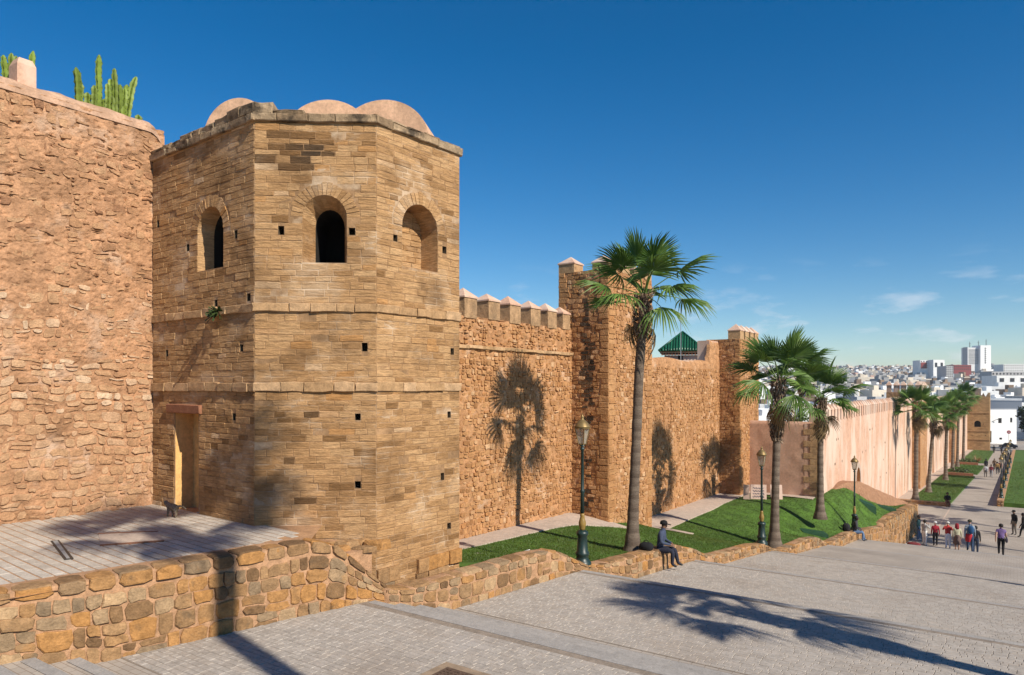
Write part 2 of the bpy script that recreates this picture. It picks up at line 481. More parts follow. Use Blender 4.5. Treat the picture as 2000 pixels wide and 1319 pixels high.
def brick_courses(field, mpf, L, z0, z1, skips, r, ch=(.095,.155), bl=(.2,.52), joint=.009, depth=(.001,.013), miss=.03, tfun=None, top=None, s_off=0., chip=.0025, jit=.006):
    """skips: function (z_lo, z_hi) -> list of (a, b) spans to leave open"""
    z = z0
    while z < z1-.03:
        h = min(r.uniform(*ch), z1-z)
        if z1-z-h < .05: h = z1-z
        segs = [(s_off, L)]
        for a, b in skips(z, z+h): segs = cut(segs, a, b)
        for a, b in segs:
            s = a
            while s < b-.02:
                w = r.uniform(*bl)
                if b-s-w < bl[0]*.55: w = b-s
                if r.random() > miss and w > .04 and (top is None or z+h*.6 < top(s+w/2)):
                    t = r.random() if tfun is None else tfun(s+w/2, z+h/2, r)
                    zt = z+h-joint/2
                    if top is not None: zt = min(zt, top(s+w/2))
                    field.add(brick_geo(mpf, s+joint/2, s+w-joint/2, z+joint/2, zt, r.uniform(*depth), r, chip=chip, jit=jit), t, w*h)
                s += w
        z += h

def rubble_courses(field, mpf, L, z0, z1, skips, r, ch=(.14,.26), bl=(.14,.36), gap=.02, depth=(.01,.04), miss=.08, tfun=None, top=None, s_off=0., split=.25, skew=.03):
    z = z0
    while z < z1-.05:
        h = min(r.uniform(*ch), z1-z)
        segs = [(s_off, L)]
        for a, b in skips(z, z+h): segs = cut(segs, a, b)
        for a, b in segs:
            s = a
            while s < b-.04:
                w = r.uniform(*bl)
                if b-s-w < bl[0]*.6: w = b-s
                parts = [(z, z+h)]
                if r.random() < split and h > ch[0]*1.1:
                    m_ = z+h*r.uniform(.38,.62); parts = [(z,m_),(m_,z+h)]
                for q0, q1 in parts:
                    if r.random() < miss: continue
                    if top is not None and q1 > top(s+w/2)+.03: continue
                    j = lambda: r.uniform(-skew, skew)*min(1, w/.25)
                    g2 = gap*r.uniform(.5,1.3)
                    poly = [(s+g2+j()*.4,q0+g2+j()*.5),(s+w/2,q0+g2+j()*.6),(s+w-g2+j()*.4,q0+g2+j()*.5),(s+w-g2+j()*.6,(q0+q1)/2),
                            (s+w-g2+j()*.4,q1-g2+j()*.5),(s+w/2+j(),q1-g2+j()*.6),(s+g2+j()*.4,q1-g2+j()*.5),(s+g2+j()*.6,(q0+q1)/2)]
                    t = r.random() if tfun is None else tfun(s+w/2, (q0+q1)/2, r)
                    field.add(rock_geo(mpf, poly, r.uniform(*depth), r), t, w*(q1-q0))
                s += w
        z += h

def rough_panel(name, mpf, L, z0, z1, mat, parent, step=.06, amp=.02, scale=3.0, top=None, s_off=0., seed=0, round_top=0., tint=.5, pit=0., pitf=7.0):
    """a wall face whose surface really undulates"""
    nu = max(2, int((L-s_off)/step)); nv = max(2, int((z1-z0)/step))
    v, f = [], []
    for j in range(nv+1):
        for i in range(nu+1):
            s = s_off + (L-s_off)*i/nu
            zt = z1 if top is None else top(s)
            z = z0 + (zt-z0)*j/nv
            q = Vector((s*scale+seed, z*scale, seed*1.7))
            n = amp*(noise.noise(q) + .6*noise.noise(q*2.7) + .4*noise.noise(q*6.1)) - amp*.6
            if pit:      # hollows where stones and mortar have fallen out, more of them higher up
                w = noise.noise(Vector((s*pitf*.8+seed, z*pitf*1.5, 5.))) + .5*noise.noise(Vector((s*pitf*2+seed, z*pitf*3.2, 9.)))
                n -= pit*max(0., w-.28+.10*min(1,max(-1,(z-1.5)/3)))*2.2
                n += pit*.35*max(0., -w-.25)
            if round_top and zt-z < round_top:
                k = 1-(zt-z)/round_top
                n -= round_top*.7*(1-math.sqrt(max(0,1-k*k)))
            v.append(mpf(s, z, n))
    for j in range(nv):
        for i in range(nu):
            a = j*(nu+1)+i
            f.append((a,a+1,a+nu+2,a+nu+1))
    return obj(name, v, f, mat, parent, tint=tint, smooth=True)

def arch_poly(s0, s1, zb, zt, n=12, point=0.):
    r_ = (s1-s0)/2; cx = (s0+s1)/2; zs = zt-r_*(1+point)
    pts = [(s0,zb),(s1,zb)]
    for i in range(n+1):
        a = math.pi*i/n
        pts.append((cx+r_*math.cos(a), zs+r_*(1+point)*math.sin(a)**(1 if not point else .9)))
    return pts

def holed_face(mpf, L, z0, z1, holes, g, n=0., s_off=0.):
    """flat wall face with openings"""
    loops = [[(s_off,z0),(L,z0),(L,z1),(s_off,z1)]] + [h for h in holes]
    flat = [p for l_ in loops for p in l_]
    tris = tessellate_polygon([[Vector((a,b,0)) for a,b in l_] for l_ in loops])
    v = [mpf(a,b,n) for a,b in flat]
    out = []
    for t in tris:
        p = [Vector(flat[i]) for i in t]
        ar = (p[1].x-p[0].x)*(p[2].y-p[0].y)-(p[2].x-p[0].x)*(p[1].y-p[0].y)
        out.append(tuple(t) if ar > 0 else tuple(reversed(t)))
    g.add(v, out, .5)

def reveal(mpf, outer, inner, n0, n1, g, back=False):
    k = len(outer)
    v = [mpf(a,b,n0) for a,b in outer] + [mpf(a,b,n1) for a,b in inner]
    f = [(i,k+i,k+(i+1)%k,(i+1)%k) for i in range(k)]
    if back: f.append(tuple(range(k,2*k)))
    g.add(v, f, .5)

def span_of(poly, z0, z1, grow=0.):
    """horizontal extent of poly between two heights"""
    xs = []
    k = len(poly)
    for i in range(k):
        (a,b),(c,d) = poly[i], poly[(i+1)%k]
        for (x,y) in ((a,b),(c,d)):
            if z0 <= y <= z1: xs.append(x)
        for zz in (z0,z1):
            if (b-zz)*(d-zz) < 0: xs.append(a+(c-a)*(zz-b)/(d-b))
    return [(min(xs)-grow, max(xs)+grow)] if xs else []

# ------------------------------------------------------------------ levels of the place
STEPS = [(5.0,9.0,-3.75,-3.80),(11.0,15.5,-4.40,-4.54),(18.0,21.9,-5.29,-5.50),(24.1,28.7,-6.05,-6.42),
         (31.7,36.3,-7.08,-7.50),(38.5,42.2,-7.98,-8.20),(44.4,47.9,-8.95,-9.30),(51.0,75.0,-10.38,-10.65),(75.0,340.0,-10.65,-19.9)]
def prom_z(y):
    if y < 5: return -3.75 + (5-y)*.27
    for i, (a,b,za,zb) in enumerate(STEPS):
        if y <= b:
            if y >= a: return za+(zb-za)*(y-a)/(b-a)
            pa = STEPS[i-1]
            return pa[3]+(za-pa[3])*(y-pa[1])/(a-pa[1])
    return STEPS[-1][3]
def wall_x(y): return -9.2+.072*(y-9)
def interp(tab, y):
    if y <= tab[0][0]: return tab[0][1]
    for (a,p),(b,q) in zip(tab, tab[1:]):
        if y <= b: return p+(q-p)*(y-a)/(b-a)
    return tab[-1][1]
TOPS = [(9.2,-3.62),(9.7,-3.74),(10.6,-3.77),(13.6,-3.80),(14.4,-3.88),(15.0,-4.12),(15.74,-4.45),(16.6,-4.60),(19.8,-4.78),(20.8,-4.85),(21.8,-5.12),(23.0,-5.58),
        (23.8,-5.68),(27.2,-5.93),(28.2,-6.08),(29.2,-6.45),(30.6,-6.72),(31.4,-6.70),(33.6,-6.77),(35.0,-6.95),(36.3,-7.42),(37.4,-7.52),(40.4,-7.60),
        (43.0,-7.86),(47.7,-8.36)]
WALLZ = [(12,-4.7),(16,-4.78),(24,-4.92),(26,-5.25),(28,-5.95),(30,-6.2),(43,-6.3),(47,-6.25),(50,-6.15),(54,-7.3),(58,-8.3),(60,-8.4)]
def lawn_edge_z(y):
    if y <= 47.7: return interp(TOPS, y)-.10
    return interp([(47.7,-8.2),(50,-8.16),(58,-8.4)], y)
def back_x(y): return -14.1 if y < 43.2 else -9.1
def lawn_z(x, y):
    xa, xb = interp([(36,-14.1),(43.2,-9.1)], y), wall_x(y)-.3
    t = min(1, max(0, (x-xa)/(xb-xa)))
    e_ = interp([(28,1.0),(35,1.4),(38,1.8),(46,1.8),(50,1.1)], y)
    t = (t*t*(3-2*t)*.6+t*.4)**e_
    return interp(WALLZ, y)*(1-t)+lawn_edge_z(y)*t

# ------------------------------------------------------------------ ground, promenade
def terrain_z(x, y):
    d = -math.sin(YAW)*x + math.cos(YAW)*y
    base = interp([(0,-14),(150,-16),(200,-18.5),(260,-18),(400,-14),(650,-7),(1000,8),(1600,33),(2600,42),(9000,40)], max(d,0))
    return base - 2.0
g = G()
ds = [60,120,180,240,320,420,550,700,900,1150,1450,1800,2300,2600]
xs = [-1.4+.1*i for i in range(29)]
vv, ff = [], []
for d in ds:
    for a in xs:
        x = d*(-math.sin(YAW)+a*math.cos(YAW)); y = d*(math.cos(YAW)+a*math.sin(YAW))
        vv.append((x,y,terrain_z(x,y)))
for j in range(len(ds)-1):
    for i in range(len(xs)-1):
        q = j*len(xs)+i; ff.append((q,q+1,q+len(xs)+1,q+len(xs)))
obj('ground', vv, ff, plain('town ground', (.2,.17,.14), rough=.95, var=.3, scale=.05), tint=.5)['kind'] = 'structure'
g = G()   # a sheet under everything near
g.add([(-300,-60,-20.5),(300,-60,-20.5),(300,340,-20.5),(-300,340,-20.5)],[(0,1,2,3)])
g.obj('terrain', plain('bare ground', (.2,.16,.12), rough=.95, var=.3, scale=.2))['kind'] = 'structure'

# promenade: landings and flights as one folded sheet
prof = []
y, z = -14.0, None
flights = [(-14.0,5.0,prom_z(-14.0),-3.75,38)]
prof_steps = []     # (y of the edge, z of the upper tread)
def flight(y0, z0, y1, z1, n):
    h = (z1-z0)/n; t = (y1-y0)/n
    zz = z0
    for i in range(n):
        ye = y0+t*i
        prof.append((ye, zz)); prof_steps.append((ye, zz, h)); zz += h
        prof.append((ye+.004, zz))
prof.append((-14.6, prom_z(-14.0)))
flight(-14.0, prom_z(-14.0), 5.0, -3.75, 38)
for i, (a,b,za,zb) in enumerate(STEPS):
    prof.append((a,za))
    prof.append((b,zb))
    if i < len(STEPS)-1 and STEPS[i+1][0] > b:
        na, nz = STEPS[i+1][0], STEPS[i+1][2]
        n = max(2, round((zb-nz)/.15))
        flight(b, zb, na, nz, n)
vv, ff = [], []
for (yy, zz) in prof:
    vv.append((-12.0 if yy < 50 else -9.3, yy, zz)); vv.append((14.0 if yy > 60 else 22.0, yy, zz))
for i in range(len(prof)-1): ff.append((2*i,2*i+1,2*i+3,2*i+2))

def paver_tex(name, base, joint, rw, bw, rot=0.):
    m, n, l, b = new_mat(name)
    g_ = n.new('ShaderNodeNewGeometry')
    mp_ = n.new('ShaderNodeMapping'); mp_.inputs['Rotation'].default_value = (0,0,rot)
    l.new(g_.outputs['Position'], mp_.inputs[0])
    br = n.new('ShaderNodeTexBrick')
    br.inputs['Scale'].default_value = 1; br.inputs['Brick Width'].default_value = bw; br.inputs['Row Height'].default_value = rw
    br.inputs['Mortar Size'].default_value = .006
    br.inputs['Color1'].default_value = (*base,1); br.inputs['Color2'].default_value = (*[c*1.16 for c in base],1)
    br.inputs['Mortar'].default_value = (*joint,1)
    l.new(mp_.outputs[0], br.inputs['Vector'])
    t = n.new('ShaderNodeTexNoise'); t.inputs['Scale'].default_value = .45; t.inputs['Detail'].default_value = 8
    l.new(g_.outputs['Position'], t.inputs['Vector'])
    mr = n.new('ShaderNodeMapRange'); mr.inputs[1].default_value=.3; mr.inputs[2].default_value=.7; mr.inputs[3].default_value=.8; mr.inputs[4].default_value=1.12
    l.new(t.outputs['Fac'], mr.inputs[0])
    v = n.new('ShaderNodeVectorMath'); v.operation = 'SCALE'
    l.new(br.outputs['Color'], v.inputs[0]); l.new(mr.outputs[0], v.inputs['Scale'])
    l.new(v.outputs[0], b.inputs['Base Color']); b.inputs['Roughness'].default_value = .85
    b.inputs['Specular IOR Level'].default_value = .2
    bp = n.new('ShaderNodeBump'); bp.inputs['Strength'].default_value=.25; bp.inputs['Distance'].default_value=.01
    l.new(t.outputs['Fac'], bp.inputs['Height']); l.new(bp.outputs[0], b.inputs['Normal'])
    return m
M['prom_tex'] = paver_tex('promenade paving', (.345,.302,.258), (.24,.19,.15), .105, .215)
prom = obj('promenade', vv, ff, M['prom_tex'])
prom['kind'] = 'structure'

# single pavers on the nearer landings
r = random.Random(11)
pf = Field()
MH = (-5.87,7.02,.46)    # manhole centre and half size
def pave(field, ya, yb, za, zb, x0f, x1, rw, bw, joint, skip=None, lift=.007):
    row = 0; y = ya
    while y < yb-.03:
        y2 = min(y+rw, yb)
        x = x0f(y) - r.uniform(0,bw)
        while x < x1:
            w = bw*r.choice((1,1,1,.5,1.25))
            a, b = max(x, x0f(y)), x+w
            if b-a > .05 and not (skip and skip((a+b)/2, (y+y2)/2)):
                zA = za+(zb-za)*(y-ya)/(yb-ya); zB = za+(zb-za)*(y2-ya)/(yb-ya)
                d = r.uniform(-.002,.002)
                j = joint/2; jj = lambda: r.uniform(-.002,.002)
                q = [(a+j,y+j+jj(),zA),(b-j,y+j+jj(),zA),(b-j,y2-j+jj(),zB),(a+j,y2-j+jj(),zB)]
                v = [(p[0],p[1],p[2]+.0005) for p in q]
                cx, cy = (a+b)/2,(y+y2)/2
                v += [(cx+(p[0]-cx)*(1-.012/(b-a)), cy+(p[1]-cy)*(1-.012/max(.05,y2-y)), p[2]+lift+d) for p in q]
                field.add((v,[(4,5,6,7),(0,1,5,4),(1,2,6,5),(2,3,7,6),(3,0,4,7)]), r.random(), (b-a)*(y2-y))
            x += w
        y = y2; row += 1
in_mh = lambda x, y: abs(x-MH[0]) < MH[2]+.06 and abs(y-MH[1]) < MH[2]+.06
x_in = lambda y: interp([(2,-10.9),(3.7,-10.35),(8,-9.55),(9.2,-9.25)], y) if y < 9.2 else wall_x(y)
M['joint_sheet'] = M['joint']
for i, (a,b,za,zb) in enumerate(STEPS[:4]):
    # mortar bed just above the folded sheet, then the pavers on it
    gg = G(); gg.add([(-11.5,a,za+.004),(3.0,a,za+.004),(3.0,b,zb+.004),(-11.5,b,zb+.004)],[(0,1,2,3)])
    gg.obj('paving_bed', M['joint'], prom)
    pave(pf, a+.02, b-.30, za+.004, zb+.004-(zb-za)*.3/(b-a), lambda y: x_in(y)+.02, 1.6, .105, .215, .008)
pf.emit('paver', prom, M['paver'], 300, rest='paver_rows', minpx=8)
# grey edging stones on every step in view
g0 = G()
ef = Field()
for (ye, zz, h) in prof_steps:
    if ye < 2.5 or ye > 52: continue
    x = x_in(ye)+.02
    while x < (3.0 if ye < 12 else 6):
        w = r.uniform(.7,1.1)
        gg = G(); gg.box(x+.004, x+w-.004, ye-.15, ye+.012, zz-.09, zz+.012+r.uniform(-.002,.002))
        ef.add((gg.v, gg.f), r.random(), w*.25)
        x += w
ef.emit('step_edge_stone', prom, M['nosing'], 200, rest='far_step_edging', minpx=8)

# manhole
mh = empty('manhole_cover', (MH[0],MH[1],-3.78), 'square rusty manhole cover set in the promenade pavers', 'manhole')
gg = G(); zt = -3.748
gg.box(MH[0]-MH[2],MH[0]+MH[2],MH[1]-MH[2],MH[1]+MH[2],zt-.05,zt); gg.obj('frame', plain('manhole surround',(.3,.22,.15),var=.3,bump=.4), mh)
gg = G(); h = MH[2]-.14
gg.box(MH[0]-h,MH[0]+h,MH[1]-h,MH[1]+h,zt-.04,zt+.006)
for i in range(9):
    for j in range(9):
        x, y = MH[0]-h+.06+i*(2*h-.12)/8, MH[1]-h+.06+j*(2*h-.12)/8
        gg.box(x-.018,x+.018,y-.018,y+.018,zt+.006,zt+.012)
gg.obj('lid', plain('rusty iron',(.13,.085,.06),rough=.7,metal=.3,var=.4,scale=18), mh)

# ------------------------------------------------------------------ terrace in front of the tower
TZ = -2.67
ter = empty('terrace', (-13,5,TZ)); ter['kind'] = 'structure'
gg = G(); gg.add([(-16.0,-4,TZ),(-10.6,-4,TZ),(-10.75,2.0,TZ),(-10.3,3.9,TZ),(-9.75,7.9,TZ),(-10.9,9.2,TZ),(-16.0,9.2,TZ)],[(0,1,2,3,4,5,6)])
gg.obj('paving_bed', M['terrace_joint'], ter)
tf = Field()
hatch = [(-13.45,6.25),(-12.75,6.95),(-11.95,6.62),(-12.55,5.9)]
def in_hatch(x, y):
    u = (x+12.68); w = (y-6.43)
    a = u*.80-w*.36 ; b_ = u*.45+w*.75
    return abs(u*.88-w*.47) < .72 and abs(u*.47+w*.88) < .40 or (abs((x+12.72)*.98+(y-5.35)*-.2) < .86 and abs((x+12.72)*.25+(y-5.35)*.97) < .09)
rot = R(-4.5)
rowy = 1.5
while rowy < 10.2:
    x = -16.6-r.random()*.4
    while x < -9:
        w = r.choice((.4,.4,.4,.3,.5))
        cx, cy = x+w/2, rowy+.083
        wx = -13+(cx+13)*math.cos(rot)-(cy-5)*math.sin(rot); wy = 5+(cx+13)*math.sin(rot)+(cy-5)*math.cos(rot)
        lim = interp([(0,-11.1),(2.0,-11.0),(3.9,-10.72),(7.9,-10.12),(8.4,-10.5)], wy)
        if wx-.0 < lim-.2 and wx > -16.0 and wy < 8.75 - max(0,(wx+15.9))*.05:
            q = []
            for (a,b) in ((x+.006,rowy+.011),(x+w-.006,rowy+.011),(x+w-.006,rowy+.155),(x+.006,rowy+.155)):
                q.append((-13+(a+13)*math.cos(rot)-(b-5)*math.sin(rot), 5+(a+13)*math.sin(rot)+(b-5)*math.cos(rot)))
            d = r.uniform(-.002,.002)
            v = [(p[0],p[1],TZ+.0005) for p in q]+[(wx+(p[0]-wx)*.985,wy+(p[1]-wy)*.97,TZ+.007+d) for p in q]
            tf.add((v,[(4,5,6,7),(0,1,5,4),(1,2,6,5),(2,3,7,6),(3,0,4,7)]), r.random(), w*.2)
        x += w
    rowy += .17
tf.emit('paver', ter, M['terrace'], 300, rest='paver_rows', minpx=8)
hc = empty('hatch_slab', (-12.7,6.4,TZ), 'pinkish rectangular slab hatch let into the terrace paving', 'hatch')
gg = G(); gg.prism([(-12.5,5.86),(-11.96,6.66),(-12.82,7.02),(-13.5,6.3)], TZ+.002, TZ+.020); gg.obj('slab', M['path'], hc)
gg = G()
for (p,q) in (((-12.5,5.86),(-11.96,6.66)),((-13.5,6.3),(-12.82,7.02))):
    dx,dy=(q[0]-p[0]),(q[1]-p[1]); L=math.hypot(dx,dy); nx,ny=-dy/L*.03,dx/L*.03
    gg.prism([(p[0]-nx,p[1]-ny),(q[0]-nx,q[1]-ny),(q[0]+nx,q[1]+ny),(p[0]+nx,p[1]+ny)], TZ+.004, TZ+.028)
gg.obj('rim', M['lintel'], hc)
sd = empty('slot_drain', (-12.7,5.35,TZ), 'narrow metal slot drain lying in the terrace paving', 'drain')
gg = G(); gg.prism([(-13.56,5.54),(-11.91,5.06),(-11.88,5.18),(-13.53,5.66)], TZ+.002, TZ+.018); gg.obj('frame', M['metal'], sd)
gg = G(); gg.prism([(-13.5,5.55),(-11.96,5.11),(-11.94,5.15),(-13.49,5.62)], TZ+.017, TZ+.023); gg.obj('grate', plain('grey grate',(.3,.29,.28)), sd)

# ------------------------------------------------------------------ left wall
LX = -15.96
mpL, LL = plane_map((LX,-3.0),(LX,8.9))
lw = empty('rubble_wall', (LX-.5,3,TZ), 'tall weathered rubble wall with rounded plaster top, left of the octagonal tower', 'wall')
rough_panel('mortar_face', mpL, LL, TZ-.1, 5.86, M['rubble_mortar'], lw, step=.025, amp=.018, scale=4.2, seed=3.3, s_off=6.6, pit=.045, pitf=9.5)
r = random.Random(5)
lf = Field()
def lt(s, z, r):
    if z > 2.2: return r.choice((.0,.15,.35,.75,.8,.5))*.9
    if z > -.6: return r.choice((.2,.5,.6,.95,1,.4))
    return r.choice((.35,.5,.6,.7,.9,.45))
noskip = lambda a, b: []
mpLw = warp(mpL, .11, 1.1, 2.2, (0,LL-.02))
rubble_courses(lf, mpLw, LL, TZ+.02, .6, noskip, r, ch=(.13,.25), bl=(.14,.42), gap=.02, depth=(.002,.026), miss=.10, skew=.045, tfun=lt, s_off=6.6)
rubble_courses(lf, mpLw, LL, .6, 5.68, noskip, r, ch=(.09,.22), bl=(.09,.36), gap=.022, depth=(-.022,.018), miss=.42, tfun=lt, s_off=6.6, split=.45, skew=.045)
lf.emit('stone', lw, M['rubble'], 300, smooth=False)
# rounded plaster top
gg = G(); nseg = 60
v, f = [], []
for i in range(nseg+1):
    yy = 2.4+6.42*i/nseg
    fall = 0 if yy < 8.55 else -.2*((yy-8.55)/.27)**2
    for j in range(13):
        a = math.pi*j/12
        rr = .34*(1+.12*noise.noise((yy*2,a*2,1))+.06*noise.noise((yy*6,a*4,3)))
        v.append((LX-.42+.43*math.cos(a)*(1+.03*noise.noise((yy*3,a,5))), yy, 5.74+fall+rr*math.sin(a)))
for i in range(nseg):
    for j in range(12): q=i*13+j; f.append((q,q+13,q+14,q+1))
gg.add(v,f,.5); f2=[tuple(nseg*13+j for j in range(13))]; gg.add([v[nseg*13+j] for j in range(13)],[tuple(range(13))],.5)
gg.obj('coping', M['wall_cap'], lw, smooth=True)
gg = G(); gg.box(LX-1.0,LX-.06,2.4,8.9,TZ-.3,5.77); gg.obj('core', M['rubble_mortar'], lw)

# ------------------------------------------------------------------ tower
PD, PA, PB, PC, PE, PG = (-15.94,8.62),(-11.89,8.40),(-10.1,9.85),(-10.0,12.26),(-11.6,13.95),(-16.4,14.1)
tw = empty('octagonal_tower', (-13,11,-4.2), 'octagonal sandstone brick tower with three arched windows and a small doorway', 'tower')
TB, TT = -4.4, 5.10
r = random.Random(21)
tb = Field(); vf = Field(); sf = Field(); cf = Field()
def t_tint(s, z, r):
    t = r.gauss(.52,.13)
    if z < -.4 and noise.noise((s*.9,z*.9,FI[0]*5)) > -.05: t = r.gauss(.37,.11)     # browner, damper courses low down
    if FI[0] == 1 and z > 4.15 and .2 < s < 1.6 and r.random() < .62*(1-abs(s-.85)/.9): t = r.uniform(0,.2)   # lichen-black bricks under the coping
    if r.random() < .02: t = r.uniform(.86,1)
    if z > -.4 or t > .1: t = max(.17,t) if not (FI[0] == 1 and z > 4.15) else t
    return min(1, max(0, t))
FI = [0]
def sq(s, z, w=.12, h=.15): return [(s-w/2,z-h/2),(s+w/2,z-h/2),(s+w/2,z+h/2),(s-w/2,z+h/2)]
faces = [
 ('DA', PD, PA, [('win', arch_poly(1.95,2.95,2.40,3.68)), ('door', [(.98,-2.72),(1.99,-2.72),(1.99,-.57),(.98,-.57)])],
   [(3.41,2.99),(1.55,2.95),(.24,3.64),(3.86,1.72),(2.67,1.69),(.64,.73),(3.61,.75),(3.35,-.6)]),
 ('AB', PA, PB, [('win', arch_poly(.90,1.74,2.38,3.68))], [(.5,2.99),(1.84,2.99),(2.08,.76),(1.95,-.59),(1.95,-1.9),(2.02,-3.02)]),
 ('BC', PB, PC, [('niche', arch_poly(.68,1.72,2.42,3.75))], [(.5,2.95),(1.93,2.93),(2.18,.76),(2.08,-.61),(1.87,-1.93),(2.08,-3.02)])]
for nm, P, Q, ops, put_h in faces:
    FI[0] = {'DA':0,'AB':1,'BC':2}[nm]
    mpf, L = plane_map(P, Q)
    gm, gd, go, gv = G(), G(), G(), G()
    holes = [p for _, p in ops]
    small = [sq(s, z, r.uniform(.10,.13), r.uniform(.13,.17)) for s, z in put_h]
    holed_face(mpf, L, TB, TT, holes+small, gm)
    for h_ in small:
        g1 = G(); reveal(mpf, h_, h_, 0, -.35, g1, back=True); g1.obj('putlog_hole', M['hole'], tw)
    for kind, p in ops:
        cx = sum(q[0] for q in p)/len(p)
        if kind == 'door':
            reveal(mpf, p, p, -.02, -.42, go, back=True); reveal(mpf, p, p, 0, -.02, gm)
        elif kind == 'win' and nm == 'AB':
            inner = [(1.35+(a-1.32)*.68, 2.38+(b-2.38)*.86) for a,b in p]
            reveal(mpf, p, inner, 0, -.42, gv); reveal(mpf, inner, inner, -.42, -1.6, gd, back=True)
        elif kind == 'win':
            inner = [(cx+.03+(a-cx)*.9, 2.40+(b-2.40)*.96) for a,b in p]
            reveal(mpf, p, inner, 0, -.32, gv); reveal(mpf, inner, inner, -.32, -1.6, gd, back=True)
        else:
            reveal(mpf, p, p, 0, -.5, gv, back=True)
            mb, _ = plane_map(P, Q)
            back = lambda s, z, n: mb(s, z, n-.49)
            brick_courses(tb, back, 1.72, 2.42, 3.7, lambda a,b,p=p: [(-1, span_of(p,a,b)[0][0] if span_of(p,a,b) else 9),(span_of(p,a,b)[0][1] if span_of(p,a,b) else -9, 9)], r, tfun=t_tint)
    gm.obj('mortar_face', M['tower_mortar'], tw)
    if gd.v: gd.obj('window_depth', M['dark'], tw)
    if gv.v:
        gv.t = [min(1,max(.2,r.gauss(.45,.1))) for _ in gv.t]; gv.obj('window_reveal', M['tower_brick'], tw)
    if go.v: go.obj('door_recess', M['ochre'], tw)
    bands = [(-.10,.08),(1.43,1.60)]
    def skips(a, b, ops=ops, small=small):
        out = []
        for kind, p in ops:
            if kind == 'door':
                if b > -2.8 and a < -.39: out.append((.96,2.01) if a < -.57 else (.75,2.13))
                continue
            c0, c1 = min(q[0] for q in p), max(q[0] for q in p); rr = (c1-c0)/2; zs = max(q[1] for q in p)-rr
            sp = span_of(p, a, b)
            if b > zs and a < zs+rr+.26:
                zz = max(a, zs)-zs; R2 = rr+.26
                if zz < R2: hw = math.sqrt(R2*R2-zz*zz); out.append(((c0+c1)/2-hw,(c0+c1)/2+hw))
            elif sp: out.append(sp[0])
        for h_ in small:
            if b > h_[0][1] and a < h_[2][1]: out.append((h_[0][0]-.004,h_[1][0]+.004))
        return out
    for z0, z1 in ((TB,bands[0][0]),(bands[0][1],bands[1][0]),(bands[1][1],TT)):
        jt = .010 if nm != 'BC' else .015
        brick_courses(tb, mpf, L, z0, z1, skips, r, tfun=t_tint, joint=jt, depth=(.001,.012), chip=.0025, jit=.006)
    # string courses
    for z0, z1 in bands:
        s = -.03
        while s < L+.03:
            w = r.uniform(.34,.75)
            if L+.03-s-w < .2: w = L+.03-s
            sf.add(brick_geo(mpf, s+.004, s+w-.004, z0+.0, z1-.0+r.uniform(-.015,.01), r.uniform(.04,.06), r, bev=.012, jit=.01, chip=.005), r.random(), w*(z1-z0)); s += w
    # cornice and broken parapet
    s = -.06
    while s < L+.06:
        w = r.uniform(.4,.8)
        if L+.06-s-w < .2: w = L+.06-s
        cf.add(brick_geo(mpf, s+.003, s+w-.003, 5.07, 5.22+r.uniform(-.02,.015), r.uniform(.06,.085), r, bev=.014, jit=.008, back=.5, chip=.006), r.random(), w*.2)
        s += w
    s = -.02
    while s < L+.02:
        w = r.uniform(.3,.6)
        if L+.02-s-w < .15: w = L+.02-s
        m_ = s+w/2
        hgt = .10+r.uniform(-.03,.03)
        if nm == 'DA': hgt = .12 + .16*(m_/L)**2 + r.uniform(-.02,.02)
        if nm == 'AB': hgt = (.26 if m_ < .42 else .06)+r.uniform(-.03,.03)
        if nm == 'BC': hgt = .05+r.uniform(-.03,.02)
        cf.add(brick_geo(mpf, s+.003, s+w-.003, 5.21, 5.21+hgt, r.uniform(.02,.06), r, bev=.03, jit=.014, back=.55, chip=.012), r.random(), w*.2)
        s += w
    # voussoirs
    for kind, p in ops:
        if kind == 'door': continue
        c0, c1 = min(q[0] for q in p), max(q[0] for q in p); rr = (c1-c0)/2; zs = max(q[1] for q in p)-rr; cx = (c0+c1)/2
        nv = 19
        for i in range(nv):
            a0, a1 = math.pi*i/nv+.012, math.pi*(i+1)/nv-.012
            ro = rr+.24+r.uniform(-.03,.02)
            def pm(u, q, n, a0=a0, a1=a1, ro=ro): 
                ang = a0+(a1-a0)*u; rad = rr+(ro-rr)*q
                return mpf(cx+rad*math.cos(ang), zs+rad*math.sin(ang), n)
            def pm2(u, q, n): return pm(1-u, q, n)
            vf.add(brick_geo(pm2, 0, 1, .0, 1, r.uniform(.004,.02), r, jit=.02, bev=.008), t_tint(0,0,r), .08)
tb.emit('brick', tw, M['tower_brick'], 300, rest='brick_courses', minpx=8)
vf.emit('voussoir', tw, M['tower_brick'], 100)
sf.emit('band_stone', tw, M['band'], 100)
cf.emit('coping_stone', tw, M['coping'], 120)
mpf, L = plane_map(PD, PA)
gg = G(); v, f = brick_geo(mpf, .75, 2.13, -.57, -.385, .075, random.Random(1), bev=.015); gg.add(v, f, .5); gg.obj('lintel', M['lintel'], tw)
gg = G()
for P, Q in ((PC,PE),(PE,PG)):
    mpf, L = plane_map(P,Q); holed_face(mpf, L, TB, TT+.12, [], gg)
gg.obj('rear_face', M['tower_brick'], tw)
gg = G(); gg.add([(*p, TT+.02) for p in (PD,PA,PB,PC,PE,PG)],[(0,1,2,3,4,5)]); gg.obj('roof_deck', M['dome'], tw)
